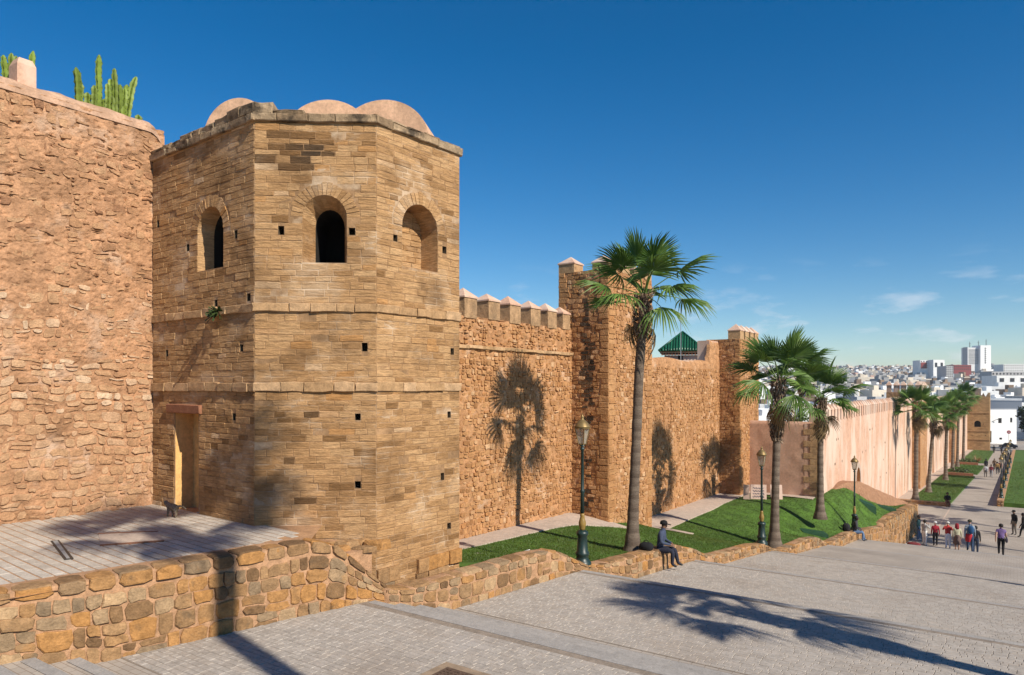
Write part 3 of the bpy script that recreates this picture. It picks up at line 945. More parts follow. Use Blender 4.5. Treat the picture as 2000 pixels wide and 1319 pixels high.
def barrel(cx, cy, rad, zc, zb, ax, half, squash=1.0):
    """barrel vault with plastered end walls"""
    g_ = G(); n = 24; ux, uy = math.cos(ax), math.sin(ax); px, py = -uy, ux
    v, f = [], []
    for e_ in (-half, half):
        for i in range(n+1):
            a = math.pi*i/n; q = rad*math.cos(a)
            v.append((cx+ux*e_+px*q, cy+uy*e_+py*q, zc+rad*squash*math.sin(a)))
        v.append((cx+ux*e_-px*rad, cy+uy*e_-py*rad, zb)); v.append((cx+ux*e_+px*rad, cy+uy*e_+py*rad, zb))
    k = n+3
    for i in range(k): f.append((i,(i+1)%k,k+(i+1)%k,k+i))
    f.append(tuple(range(k))); f.append(tuple(range(2*k-1,k-1,-1)))
    g_.add(v, f); return g_
barrel(-12.03,12.3,1.06,5.52,5.0,R(118),.9,.86).obj('vault', M['dome'], tw)
barrel(-13.0,11.4,.95,5.62,5.0,R(124),.8,.82).obj('vault', M['dome'], tw)
barrel(-14.85,10.5,.85,5.62,5.0,R(118),.8,1.12).obj('vault', M['dome'], tw)
# foot of the tower: rough plinth stones
pl = Field()
for P, Q in ((PA,PB),(PB,PC)):
    mpf, L = plane_map(P,Q)
    q2 = lambda s, z, n, mpf=mpf: mpf(s, z, n+.03)
    brick_courses(pl, q2, L, -4.4, -3.55, noskip, r, ch=(.16,.26), bl=(.25,.5), depth=(.01,.05), miss=.25, tfun=t_tint, chip=.006)
pl.emit('plinth_stone', tw, M['garden'], 60)

# ------------------------------------------------------------------ terrace retaining wall
def line_map(pts, zb, zt):
    """pts: (x, y) polyline; zb, zt: functions of y; u is height 0..1 between foot and top"""
    seg = []; acc = 0
    for (a,b) in zip(pts, pts[1:]):
        l_ = math.dist(a,b); seg.append((acc, l_, a, b)); acc += l_
    def at(s):
        for (o, l_, a, b) in seg:
            if s <= o+l_ or (o,l_,a,b) == seg[-1]:
                t = (s-o)/l_; ux, uy = (b[0]-a[0])/l_, (b[1]-a[1])/l_
                return a[0]+ux*(s-o), a[1]+uy*(s-o), uy, -ux
    def f(s, u, n):
        x, y, nx, ny = at(s)
        z0, z1 = zb(y), zt(y)
        return (x+nx*n, y+ny*n, z0+(z1-z0)*u)
    return f, acc, at
rw = empty('terrace_wall', (-10.2,6,-3.8), 'squared rubble retaining wall below the terrace, nearest the camera', 'wall')
rpts = [(-10.95,1.2),(-10.62,2.6),(-10.40,3.7),(-10.0,5.6),(-9.62,7.6),(-9.42,8.5),(-9.3,9.35)]
rzt = lambda y: interp([(0,-2.62),(7.9,-2.60),(8.3,-2.72),(8.9,-3.25),(9.3,-3.6)], y)
rzb = lambda y: prom_z(y)-.08 if y > 5 else -3.75+(5-y)*.24-.12
mpR, LR, atR = line_map(rpts, rzb, rzt)
r = random.Random(9)
v, f = [], []
nu = 90
prof_r = [(0,.0),(.5,.0),(.93,-.005),(.99,-.04),(1.0,-.10),(1.0,-.55)]
for i in range(nu+1):
    for (u,n) in prof_r:
        s = LR*i/nu; w = .015*noise.noise((s*2,u*3,2))
        v.append(mpR(s,u,n+w))
k = len(prof_r)
for i in range(nu):
    for j in range(k-1): q=i*k+j; f.append((q,q+k,q+k+1,q+1))
obj('mortar_body', v, f, M['garden_mortar'], rw, tint=.5, smooth=True)
rf = Field()
# courses in real heights: convert to the 0..1 of the map
def unit(mpx, H): return lambda s, z, n: mpx(s, z/H, n)
HR = 1.15
rubble_courses(rf, warp(unit(mpR,HR),.035,1.4,3.3,(0,LR)), LR, .02, HR-.16, noskip, r, ch=(.19,.30), bl=(.15,.42), gap=.004, depth=(.010,.045), miss=.02, split=.3, skew=.034)
rf.emit('stone', rw, M['garden'], 300, smooth=False)
kf = Field(); s = 0
while s < LR-.1:     # capping stones that turn over the edge
    w = r.uniform(.28,.55); w = min(w, LR-s)
    x, y, nx, ny = atR(s+w/2); zt_ = rzt(y)
    def top_map(a, q, n, s=s):
        x, y, nx, ny = atR(a); return (x-nx*q, y-ny*q, rzt(y)-.005+n)
    kf.add(rock_geo(top_map, [(s+.01,.0),(s+w/2,-.03),(s+w-.01,.0),(s+w-.01,.2),(s+w-.02,.36),(s+w/2,.40),(s+.02,.36),(s+.01,.2)], r.uniform(.015,.045), r), r.random()*.8, w*.3)
    def lip(a, u, n): return unit(mpR,HR)(a, u, n)
    kf.add(rock_geo(lip, [(s+.01,HR-.15),(s+w/2,HR-.16),(s+w-.01,HR-.15),(s+w-.01,HR-.07),(s+w-.02,HR+.01),(s+w/2,HR+.02),(s+.02,HR+.01),(s+.01,HR-.07)], r.uniform(.02,.05), r), r.random()*.8, w*.13)
    s += w
kf.emit('capping_stone', rw, M['garden'], 80, smooth=False)
gg = G(); gg.prism([(-10.15,7.85),(-9.55,8.3),(-9.55,9.2),(-10.05,9.6),(-11.6,8.75)], -3.9, -2.93); gg.obj('corner_fill', M['garden_mortar'], rw)
fl = Field(); ff_ = lambda s, z, n: (-11.2+s+.25*z, 8.1+z+.35*s, -2.935-.0*s+n)
for (a,b,w,h) in ((.35,.15,.4,.22),(.75,.05,.38,.26),(1.15,-.05,.3,.3),(.95,.36,.34,.24),(1.3,.3,.3,.3),(.55,.42,.3,.2),(1.25,.65,.34,.26),(.9,.7,.3,.2)):
    fl.add(rock_geo(ff_, [(a,b),(a+w/2,b-.02),(a+w,b),(a+w+.02,b+h/2),(a+w,b+h),(a+w/2,b+h+.02),(a,b+h),(a-.02,b+h/2)], r.uniform(.04,.12), r), r.random()*.7, w*h)
fl.emit('ledge_stone', rw, M['garden'], 20)

# ------------------------------------------------------------------ low stepped wall along the lawn
gw = empty('lawn_wall', (-8.3,25,-6.0), 'low stone wall stepping down between the lawn and the promenade', 'wall')
def low_wall(parent, pts, zb, zt, thick, seed, H, cell=(.2,.36), nmax=220):
    mpG, LG, atG = line_map(pts, zb, zt)
    r = random.Random(seed)
    nu = int(LG/.18)+2
    pr = [(0,0),(.6,0),(.92,-.01),(1.0,-.07),(1.02,-.2),(1.02,-thick+.15),(1.0,-thick+.05),(.9,-thick),(.2,-thick)]
    v, f = [], []
    for i in range(nu+1):
        s = LG*i/nu
        for (u,n) in pr: v.append(mpG(s,u,n+.02*noise.noise((s*2.2,u*3,seed))))
    k = len(pr)
    for i in range(nu):
        for j in range(k-1): q=i*k+j; f.append((q,q+k,q+k+1,q+1))
    f.append(tuple(range(k))); f.append(tuple(nu*k+j for j in range(k-1,-1,-1)))
    obj('mortar_body', v, f, M['garden_mortar'], parent, tint=.5, smooth=True)
    fl = Field()
    rubble_courses(fl, unit(mpG,H), LG, .01, H-.02, noskip, r, ch=cell, bl=(.18,.42), gap=.011, depth=(.008,.032), miss=.05, split=.28)
    s = 0
    while s < LG-.1:
        w = min(r.uniform(.3,.6), LG-s)
        def tm(a, q, n):
            x, y, nx, ny = atG(min(max(a,0),LG)); return (x-nx*q, y-ny*q, zb(y)+(zt(y)-zb(y))*1.02-.012+n)
        fl.add(rock_geo(tm, [(s+.01,.03),(s+w/2,.01),(s+w-.01,.03),(s+w-.01,.2),(s+w-.02,thick-.08),(s+w/2,thick-.05),(s+.02,thick-.08),(s+.01,.2)], r.uniform(.006,.03), r), r.random(), w*.3)
        s += w
    fl.emit('stone', parent, M['garden'], nmax, smooth=False)
ys = [9.25+.35*i for i in range(int((47.8-9.25)/.35)+1)]
low_wall(gw, [(wall_x(y),y) for y in ys], lambda y: prom_z(y)-.1, lambda y: interp(TOPS,y), .5, 31, .62, cell=(.2,.3), nmax=300)
cw = empty('corner_wall', (-6,53,-10.4), 'high stone retaining wall at the lower corner of the lawn, behind the standing group', 'wall')
low_wall(cw, [(wall_x(47.8)+.05,47.8),(wall_x(52)+.05,52),(wall_x(58.2)+.05,58.2)], lambda y: prom_z(y)-.1, lambda y: interp([(47.8,-8.18),(50,-8.12),(58.2,-8.36)],y), .6, 37, 1.9, cell=(.22,.34), nmax=150)
ce = empty('corner_end_wall', (-7.5,58.5,-10.4), 'end face of the lawn terrace turning back to the pink rampart', 'wall')
gg = G(); gg.box(-9.0,-5.62,58.22,58.75,-10.6,-8.42); gg.obj('body', M['garden_mortar'], ce)
fl = Field(); m_, L_ = plane_map((-5.62,58.76),(-9.0,58.76)); rubble_courses(fl, m_, L_, -10.5,-8.45, noskip, r, ch=(.22,.34), bl=(.2,.4)); fl.emit('stone', ce, M['garden'], 20, smooth=True)

# ------------------------------------------------------------------ lawn
ny = 190
v, f = [], []
yy = [12.3+46.6*i/ny for i in range(ny+1)]
nx = 36
for y in yy:
    xa, xb = (back_x(y)-.3 if y >= 43.2 else -14.3), wall_x(y)-.34
    for i in range(nx+1):
        x = xa+(xb-xa)*i/nx
        v.append((x, y, lawn_z(x,y)+.03*noise.noise((x*.8,y*.8,0))))
for j in range(ny):
    for i in range(nx): q=j*(nx+1)+i; f.append((q,q+1,q+nx+2,q+nx+1))
lawn = obj('lawn', v, f, M['lawn'], smooth=True); lawn['kind'] = 'structure'
def on_path(x, y):
    if y < 24.4: return x < -13.15+.05*(y-16.6)+(0 if y < 22.5 else (y-22.5)*.55) 
    if 28.3 < y < 43.2: return x < -12.45-.02*(y-28)
    if y <= 28.3: return x < -12.4
    if y > 46: return x < interp([(46,-9.6),(48.5,-8.9),(50,-8.0),(58.5,-6.2)], y)
    return False
def blades(name, n, region, zf, seed, h=(.025,.055), parent=None, skip=None):
    rs = np.random.RandomState(seed)
    x0,x1,y0,y1 = region
    px = rs.uniform(x0,x1,n); py = rs.uniform(y0,y1,n)
    vs, fs, ts = [], [], []
    for x, y in zip(px, py):
        if skip and skip(x,y): continue
        z = zf(x,y)
        t = min(1,max(0,.42+.6*noise.noise((x*.45,y*.45,3))+.3*noise.noise((x*1.9,y*1.9,8))+rs.uniform(-.3,.3)))
        for b_ in range(3):
            a = rs.uniform(0,6.28); hh = rs.uniform(*h); w = .009; lean = hh*.7
            bx, by = x+rs.uniform(-.05,.05), y+rs.uniform(-.05,.05)
            k = len(vs)
            vs += [(bx-w*math.sin(a),by+w*math.cos(a),z-.01),(bx+w*math.sin(a),by-w*math.cos(a),z-.01),(bx+lean*math.cos(a+.9),by+lean*math.sin(a+.9),z+hh)]
            fs.append((k,k+1,k+2)); ts.append(t)
    o = obj(name, vs, fs, M['grass'], parent, tint=ts)
    return tag(o, kind='stuff')
out_lawn = lambda x, y: x > wall_x(y)-.45 or x < back_x(y) or on_path(x,y) or (x < -12.4 and 24 < y < 28.3) or (x < -12.8 and y > 41.2)
tag(blades('grass', 42000, (-14.1,-7.4,12.8,32), lambda x,y: lawn_z(x,y)+.03*noise.noise((x*.8,y*.8,0)), 3, skip=out_lawn), 'short green grass on the nearer part of the lawn', 'grass')
tag(blades('grass', 26000, (-13.5,-5.6,32,58.3), lambda x,y: lawn_z(x,y)+.03*noise.noise((x*.8,y*.8,0)), 4, h=(.03,.06), skip=out_lawn), 'short green grass on the farther part of the lawn', 'grass')
def sheet(name, quad_pts, zf, mat, lift=.04, nu=24):
    """strip between two polylines of equal length laid on the ground"""
    a, b = quad_pts
    v, f = [], []
    for p, q in zip(a, b):
        for i in range(5):
            x, y = p[0]+(q[0]-p[0])*i/4, p[1]+(q[1]-p[1])*i/4
            v.append((x,y,zf(x,y)+lift))
    for j in range(len(a)-1):
        for i in range(4): q=j*5+i; f.append((q,q+1,q+6,q+5))
    n = len(v)
    # a skirt so that the slab has an edge
    for j in range(len(a)): v.append((v[j*5+4][0]+.001,v[j*5+4][1],v[j*5+4][2]-.15))
    for j in range(len(a)-1): f.append((j*5+4,n+j,n+j+1,(j+1)*5+4))
    o = obj(name, v, f, mat, tint=.5, smooth=False); o['kind']='structure'; return o
ya = [12.5+12.0*i/24 for i in range(25)]
sheet('wall_path', ([(-14.2,y) for y in ya],[(-13.15+.05*(y-16.6)+(0 if y<22.5 else (y-22.5)*.55),y) for y in ya]), lawn_z, M['path'])
ya = [28.0+15.2*i/24 for i in range(25)]
sheet('wall_path', ([(-14.2,y) for y in ya],[(-12.45-.02*(y-28),y) for y in ya]), lawn_z, M['path'])
sheet('path_spur', ([(-12.7,28.5+.2*i) for i in range(6)],[(-11.3,28.8+.2*i) for i in range(6)]), lawn_z, M['path'], lift=.05)
ya = [42.3+.9*i/4 for i in range(5)]
sheet('path_spur', ([(-12.9,y) for y in ya],[(-9.2,y) for y in ya]), lawn_z, M['path'], lift=.055)
# earth ramp against the pink wall
v, f = [], []
for j in range(31):
    y = 46+12.6*j/30
    xe = interp([(46,-9.0),(48.5,-8.6),(50,-7.9),(58.6,-6.1)], y)
    for i in range(9):
        x = -9.15+(xe+9.15)*i/8
        top = interp([(46,-6.35),(49,-6.02),(50.5,-6.1),(54,-7.0),(58.6,-8.15)], y)
        z = (top if i < 7 else (top*.6+lawn_z(xe,y)*.4 if i == 7 else lawn_z(xe,y)-.05)) + .05*noise.noise((x*2,y*2,9))
        v.append((x,y,z))
for j in range(30):
    for i in range(8): q=j*9+i; f.append((q,q+1,q+10,q+9))
obj('earth_ramp', v, f, M['earth'], tint=.5)['kind']='structure'

# ------------------------------------------------------------------ curtain walls and bastions
def merlon(parent, x0, x1, y0, y1, z0, zb, zt, body, cap, over=.03, name='merlon'):
    gg = G(); gg.box(x0,x1,y0,y1,z0,zb); cx, cy = (x0+x1)/2,(y0+y1)/2
    o = gg.obj(name, body, parent, loc=(cx,cy,z0))
    g2 = G()
    a, b, c, d = x0-over, x1+over, y0-over, y1+over
    g2.add([(a,c,zb+.002),(b,c,zb+.002),(b,d,zb+.002),(a,d,zb+.002),(a,c,zb+.05),(b,c,zb+.05),(b,d,zb+.05),(a,d,zb+.05),(cx,cy,zt)],
           [(0,3,2,1),(0,1,5,4),(1,2,6,5),(2,3,7,6),(3,0,4,7),(4,5,8),(5,6,8),(6,7,8),(7,4,8)])
    q = g2.obj('cap', cap, o, loc=(cx,cy,zb))
    return o
r = random.Random(77)
def c_tint(s, z, r): return min(1,max(0,r.gauss(.5,.27)))
# curtain wall 1
c1 = empty('curtain_wall', (-14.4,19,-4.9), 'rubble curtain wall with pyramid-capped merlons between the octagonal tower and the square bastion', 'wall')
m1, L1 = plane_map((-14.1,13.5),(-14.1,24.3))
rough_panel('rubble_face', m1, L1, -5.2, 1.22, M['curtain_mortar'], c1, step=.05, amp=.035, scale=2.6, seed=8, pit=.06, pitf=5)
rough_panel('parapet_face', m1, L1, 1.30, 2.22, M['curtain_mortar'], c1, step=.05, amp=.045, scale=3.0, seed=9, pit=.08, pitf=5)
fl = Field()
rubble_courses(fl, warp(m1,.07,1.0,5.1,(0,L1)), L1, -5.0, 1.2, noskip, r, ch=(.12,.21), bl=(.12,.30), gap=.016, depth=(-.012,.024), miss=.16, tfun=c_tint, s_off=2.0)
rubble_courses(fl, warp(m1,.07,1.0,5.1,(0,L1)), L1, 1.32, 2.18, noskip, r, ch=(.10,.20), bl=(.11,.28), gap=.02, depth=(-.02,.035), miss=.3, tfun=c_tint, s_off=2.0, split=.4)
fl.emit('stone', c1, M['curtain'], 300, smooth=False)
gg = G(); gg.box(-14.75,-14.16,13.5,24.3,-5.2,2.16); gg.obj('core', M['curtain_mortar'], c1)
gg = G(); gg.add([(-14.75,13.5,2.2),(-14.11,13.5,2.2),(-14.11,24.3,2.2),(-14.75,24.3,2.2)],[(0,1,2,3)]); gg.obj('wall_top', M['plaster_pink'], c1)
fl = Field(); s = 0
while s < L1:
    w = r.uniform(.5,.9)
    fl.add(brick_geo(m1, s+.005, min(L1,s+w)-.005, 1.20+r.uniform(-.01,.01), 1.31, r.uniform(.06,.08), r, bev=.012, jit=.008), r.random(), w*.12); s += w
fl.emit('band_stone', c1, M['band'], 40)
for i, (y0,y1) in enumerate([(15.05,15.66),(16.3,16.92),(17.53,18.17),(18.79,19.42),(20.0,20.65),(21.3,21.93),(22.43,23.06),(23.5,24.05)]):
    merlon(c1, -14.72,-14.09,y0,y1,2.18+r.uniform(-.02,.03),2.78+r.uniform(-.03,.03),3.12+r.uniform(-.05,.04), M['merlon'], M['plaster_pink'])

M['damp'] = masonry('lichen-black stone', [(.03,.022,.016),(.065,.045,.03),(.15,.09,.05)], mottle=.4, mscale=9, bump=1.0, bdist=.04)
def bastion(name, label, xb, xf, y0, y1, zf, zt, seed, stain=False, nmax=200, cell=(.13,.22), streak=None):
    b = empty(name, ((xb+xf)/2,(y0+y1)/2,zf), label, 'bastion')
    r = random.Random(seed)
    fl = Field()
    for (P,Q) in (((xb,y0),(xf,y0)),((xf,y0),(xf,y1)),((xf,y1),(xb,y1))):
        mq, L = plane_map(P,Q)
        rough_panel('rubble_face', mq, L, zf, zt, M['curtain_mortar'], b, step=.07, amp=.03, scale=2.4, seed=seed+P[1], pit=.06, pitf=5)
        # squared quoins at both ends, rubble between
        z = zf+.05
        while z < zt-.08:
            h = r.uniform(.19,.27); h = min(h, zt-z)
            for side in (0,1):
                w = r.uniform(.28,.55)
                a, c = (0,w) if side == 0 else (L-w,L)
                fl.add(brick_geo(mq, a+.006, c-.006, z+.006, z+h-.006, r.uniform(.012,.03), r, bev=.015, jit=.01, chip=.006), c_tint(0,0,r)*.6+.15, w*h)
            z += h
        rubble_courses(fl, warp(mq,.05,1.0,seed,(.1,L-.1)), L-.4, zf+.05, zt-.03, noskip, r, ch=cell, bl=(.15,.36), gap=.014, depth=(-.01,.022), miss=.12, tfun=c_tint, s_off=.4)
    if streak is not None:      # a run of lichen-black stones below a broken gutter
        dk = Field()
        for it in list(fl.items):
            c = it[4]
            if abs(c.y-y0) < .2 and abs(c.x-streak-.10*noise.noise((c.z*.8,1,1))) < (.24 if -1.5 < c.z < 2.6 else .15) and c.z < 3.4 and r.random() < (.92 if c.z > -1.5 else .6):
                fl.items.remove(it); dk.items.append(it)
        dk.emit('lichen_stone', b, M['damp'], 120)
    fl.emit('stone', b, M['curtain'], nmax, smooth=False)
    gg = G(); gg.box(xb,xf-.06,y0+.06,y1-.06,zf,zt-.01); gg.obj('core', M['curtain_mortar'], b)
    return b
b2 = bastion('square_bastion', 'tall square rubble bastion behind the nearest palm', -14.7,-12.5,24.2,28.1,-6.3,4.45, 41, nmax=300, streak=-13.42)
for (x0,x1,y0,y1) in ((-14.7,-14.0,24.2,24.9),(-13.2,-12.5,24.2,24.9),(-13.2,-12.5,25.35,26.0),(-13.2,-12.5,26.4,27.05),(-13.2,-12.5,27.45,28.1)):
    merlon(b2, x0,x1,y0,y1,4.43,4.78 if x0 < -14 else 4.70,5.12 if x0 < -14 else 5.05, M['band'], M['plaster_pink'])
# curtain wall 2
c2 = empty('curtain_wall', (-14.4,35,-6.2), 'plain rubble curtain wall without merlons between the two square bastions', 'wall')
m2, L2 = plane_map((-14.1,28.0),(-14.1,41.4))
tp2 = lambda s: 1.42 + .05*math.sin(s*1.3) + (0 if s < 11.6 else min(1.25,(s-11.6)*4.0))
rough_panel('rubble_face', m2, L2, -6.6, 1.42, M['curtain_mortar'], c2, step=.065, amp=.04, scale=2.4, seed=14, pit=.07, pitf=5, top=tp2, round_top=.3)
fl = Field()
rubble_courses(fl, warp(m2,.07,1.0,7.1,(0,L2)), L2, -6.3, 1.0, noskip, r, ch=(.13,.22), bl=(.13,.32), gap=.016, depth=(-.014,.022), miss=.2, tfun=c_tint)
fl.emit('stone', c2, M['curtain'], 300, smooth=False)
gg = G(); gg.box(-14.9,-14.28,28.0,41.4,-6.6,1.36); gg.box(-14.9,-14.2,39.85,41.3,1.0,2.62); gg.obj('core', M['plaster_pink'], c2)
b3 = bastion('square_bastion', 'slimmer square bastion with a row of four pointed merlons, beyond the plain wall', -14.9,-12.9,41.3,44.9,-6.8,2.75, 43, nmax=220)
for (y0,y1) in ((41.3,42.0),(42.27,42.95),(43.2,43.9),(44.2,44.9)):
    merlon(b3, -13.6,-12.9,y0,y1,2.73,3.22,3.64, M['band'], M['plaster_pink'])
# ------------------------------------------------------------------ plaster walls
cross = empty('plaster_wall', (-11,43.4,-6.3), 'shaded pink plaster wall set across, joining the slim bastion to the long rampart', 'wall')
mq, L = plane_map((-13.0,43.1),(-9.1,43.1))
rough_panel('plaster_face', mq, L, -6.6, -2.02, M['plaster_tan'], cross, step=.12, amp=.02, scale=1.3, seed=4, round_top=.14)
gg = G(); gg.box(-13.0,-9.15,43.2,43.7,-6.6,-2.05); gg.obj('core', M['plaster_tan'], cross)
pk = empty('pink_rampart', (-9.4,65,-8), 'long pale pink plastered rampart with a row of pointed merlons and a pointed gate', 'wall')
def rampart_face(parent, y0, y1, zf, zt, x=-9.1, step=.35, gates=()):
    mq, L = plane_map((x,y0),(x,y1)); gm = G()
    hs = [arch_poly(a-y0,b-y0,c,d,14,.35) for a,b,c,d in gates]
    holed_face(mq, L, zf, zt, hs, gm)
    gd = G()
    for h_ in hs: reveal(mq, h_, h_, 0, -.35, gm); reveal(mq, h_, h_, -.35, -.5, gd, back=True)
    gm.obj('plaster_face', M['plaster_pink'], parent)
    if gd.v: gd.obj('gate_recess', M['ochre'], parent)
    gg = G(); gg.box(x-.7, x-.55, y0, y1, zf, zt-.01); gg.add([(x-.6,y0,zt-.002),(x,y0,zt-.002),(x,y1,zt-.002),(x-.6,y1,zt-.002)],[(0,1,2,3)]); gg.obj('core', M['plaster_pink'], parent)
rampart_face(pk, 43.1, 88.9, -11.2, -2.12, gates=((54.9,56.9,-8.2,-5.6),))
gg = G(); o_ = arch_poly(-1.15,1.15,-8.2,-5.4,14,.35); i_ = arch_poly(-.85,.85,-8.2,-5.75,14,.35)
mq, L = plane_map((-9.1,55.9),(-9.1,57))
v = [mq(a,b,.05) for a,b in o_]+[mq(a,b,.05) for a,b in i_]+[mq(a,b,0.0) for a,b in o_]+[mq(a,b,0.0) for a,b in i_]
k = len(o_)
gg.add(v,[(i,(i+1)%k,k+(i+1)%k,k+i) for i in range(1,k)]+[(i,2*k+i,2*k+(i+1)%k,(i+1)%k) for i in range(1,k)]+[(k+i,k+(i+1)%k,3*k+(i+1)%k,3*k+i) for i in range(1,k)])
gg.obj('gate_surround', M['path'], pk)
for yj in (71.0,82.7):
    gg = G(); gg.box(-9.12,-9.085,yj-.05,yj+.05,-10.6,-2.4); gg.obj('drain_joint', M['merlon'], pk)
for i in range(22):
    yj, zj = rnd.uniform(46,87), rnd.choice((-3.4,-4.9,-6.3,-7.6))
    gg = G(); gg.box(-9.2,-9.094,yj-.07,yj+.07,zj,zj+.15); gg.obj('putlog_hole', M['hole'], pk)
fl = Field(); r = random.Random(8); z = -6.5       # quoins on the corner
mqa, _ = plane_map((-13.0,43.1),(-9.1,43.1)); mqb, _ = plane_map((-9.1,43.1),(-9.1,60))
alt = 0
while z < -2.2:
    h = .34
    wa, wb = (.75,.4) if alt else (.4,.75)
    fl.add(brick_geo(mqa, 3.9-wa, 3.905, z+.01, z+h-.01, .02, r), .3+.5*r.random(), .2)
    fl.add(brick_geo(mqb, -.005, wb, z+.01, z+h-.01, .02, r), .3+.5*r.random(), .2)
    z += h; alt = 1-alt
fl.emit('quoin', pk, M['band'], 60)
# merlons share one body and one cap mesh
gb = G(); gb.box(-.5,0,-.3,.3,0,.72); mb_ = mk(gb.v, gb.f, M['plaster_pink'], tint=gb.t, name='merlon')
gc = G(); gc.add([(-.52,-.36,.722),(.02,-.36,.722),(.02,.36,.722),(-.52,.36,.722),(-.25,0,1.14)],[(0,3,2,1),(0,1,4),(1,2,4),(2,3,4),(3,0,4)])
mc_ = mk(gc.v, gc.f, M['plaster_pink'], tint=gc.t, name='cap')
def merlon_row(parent, x, y0, y1, z, step=.95, capped=True):
    y = y0
    while y < y1:
        o = put(bpy.data.objects.new('merlon', mb_), parent, (x,y,z+rnd.uniform(-.02,.02)))
        put(bpy.data.objects.new('cap', mc_), o, tuple(o.location))
        y += step
merlon_row(pk, -9.08, 43.5, 88.6, -2.14)
def plain_bastion(label, xb, xf, y0, y1, zf, zt, mat, rows):
    b = empty('rampart_bastion', ((xb+xf)/2,(y0+y1)/2,zf), label, 'bastion')
    gg = G(); gg.box(xb,xf,y0,y1,zf,zt); gg.obj('body', mat, b)
    gg = G(); gg.box(xb-.05,xf+.05,y0-.05,y1+.05,zt-1.0,zt-.88); gg.obj('band', M['plaster_pink'], b)
    if rows:
        for i in range(int((xf-xb)/.8)+1):
            x = xb+.25+(xf-xb-.5)*i/max(1,int((xf-xb)/.8))
            for yy in (y0+.25, y1-.25):
                merlon(b, x-.22,x+.22,yy-.22,yy+.22,zt-.01,zt+.75,zt+1.25, M['plaster_pink'], M['plaster_pink'], over=.08)
        for i in range(1,int((y1-y0)/.9)):
            yy = y0+.25+(y1-y0-.5)*i/int((y1-y0)/.9)
            merlon(b, xf-.47,xf-.03,yy-.22,yy+.22,zt-.01,zt+.75,zt+1.25, M['plaster_pink'], M['plaster_pink'], over=.08)
    return b
plain_bastion('stone-sided bastion with a crown of pointed merlons rising above the pink rampart', -11.6,-8.3,88.9,96.2,-11.6,-.65,M['curtain_mortar'],True)
pk2 = empty('pink_rampart', (-9.4,120,-11), 'second stretch of the pink rampart beyond the crowned bastion, with a tall pointed gate', 'wall')
rampart_face(pk2, 96.2, 143, -13.6, -2.6, gates=((112.5,115.5,-12.3,-7.3),))
merlon_row(pk2, -9.08, 96.6, 142.5, -2.62, 1.0)
plain_bastion('small bastion on the far part of the pink rampart, behind the row of palms', -10.6,-8.2,143,150,-14.8,-2.2,M['curtain_mortar'],False)
pk3 = empty('pink_rampart', (-9.4,175,-13), 'farthest stretch of the pink rampart leading to the end tower', 'wall')
rampart_face(pk3, 150, 202, -15.8, -3.0)
merlon_row(pk3, -9.08, 150.4, 201.5, -3.02, 1.05)
# end tower
et = empty('end_tower', (-7,204,-15), 'square brown brick tower with a round-headed window at the far end of the rampart', 'tower')
mq, L = plane_map((-9.9,202),(-4.65,202))
gm, gd = G(), G()
wn_ = arch_poly(2.2,3.5,-9.6,-8.1)
ph = [sq(1.75,-8.9,.16,.2),sq(4.0,-8.9,.16,.2),sq(1.75,-11.6,.16,.2),sq(4.4,-11.6,.16,.2)]
holed_face(mq, L, -15.6, -2.4, [wn_]+ph, gm)
for h_ in [wn_]+ph: reveal(mq,h_,h_,0,-.6,gm); gd.add([mq(a,b,-.59) for a,b in h_],[tuple(range(len(h_)))])
m_, l_ = plane_map((-4.65,202),(-4.65,208)); holed_face(m_, l_, -15.6, -2.4, [], gm)
M['end_brick'] = masonry('far tower brick', [(.36,.22,.10),(.42,.27,.14)], mottle=.3, mscale=1.2, stretch=(1,1,2.5), bump=.8, bdist=.1,
    stains=[((.2,.11,.05),.4,(1,1,1),.5,.7,.6,(3,3,3))])
gm.obj('wall_face', M['end_brick'], et); gd.obj('window_depth', M['dark'], et)
fl = Field(); r = random.Random(2)
for z in (-10.6,-12.6,-6.3):
    gg = G(); gg.box(-9.92,-4.6,201.88,202.0,z,z+.16); gg.obj('band', M['band'], et)
gg = G(); gg.box(-9.9,-4.65,202.1,208,-2.6,-2.4); gg.obj('roof_deck', M['end_brick'], et)
for i in range(6):
    x = -9.6+i*.92
    g2 = G(); g2.add([(x-.42,201.99,-2.4),(x+.42,201.99,-2.4),(x,201.99,-1.5),(x-.42,202.45,-2.4),(x+.42,202.45,-2.4),(x,202.45,-1.5)],[(0,1,2),(5,4,3),(0,3,4,1),(1,4,5,2),(2,5,3,0)]); g2.obj('merlon', M['coping'], et)
for i in range(5):
    y = 203.2+i*1.1
    g2 = G(); g2.add([(-4.65,y-.42,-2.4),(-4.65,y+.42,-2.4),(-4.65,y,-1.5),(-5.1,y-.42,-2.4),(-5.1,y+.42,-2.4),(-5.1,y,-1.5)],[(0,1,2),(5,4,3),(0,3,4,1),(1,4,5,2),(2,5,3,0)]); g2.obj('merlon', M['coping'], et)

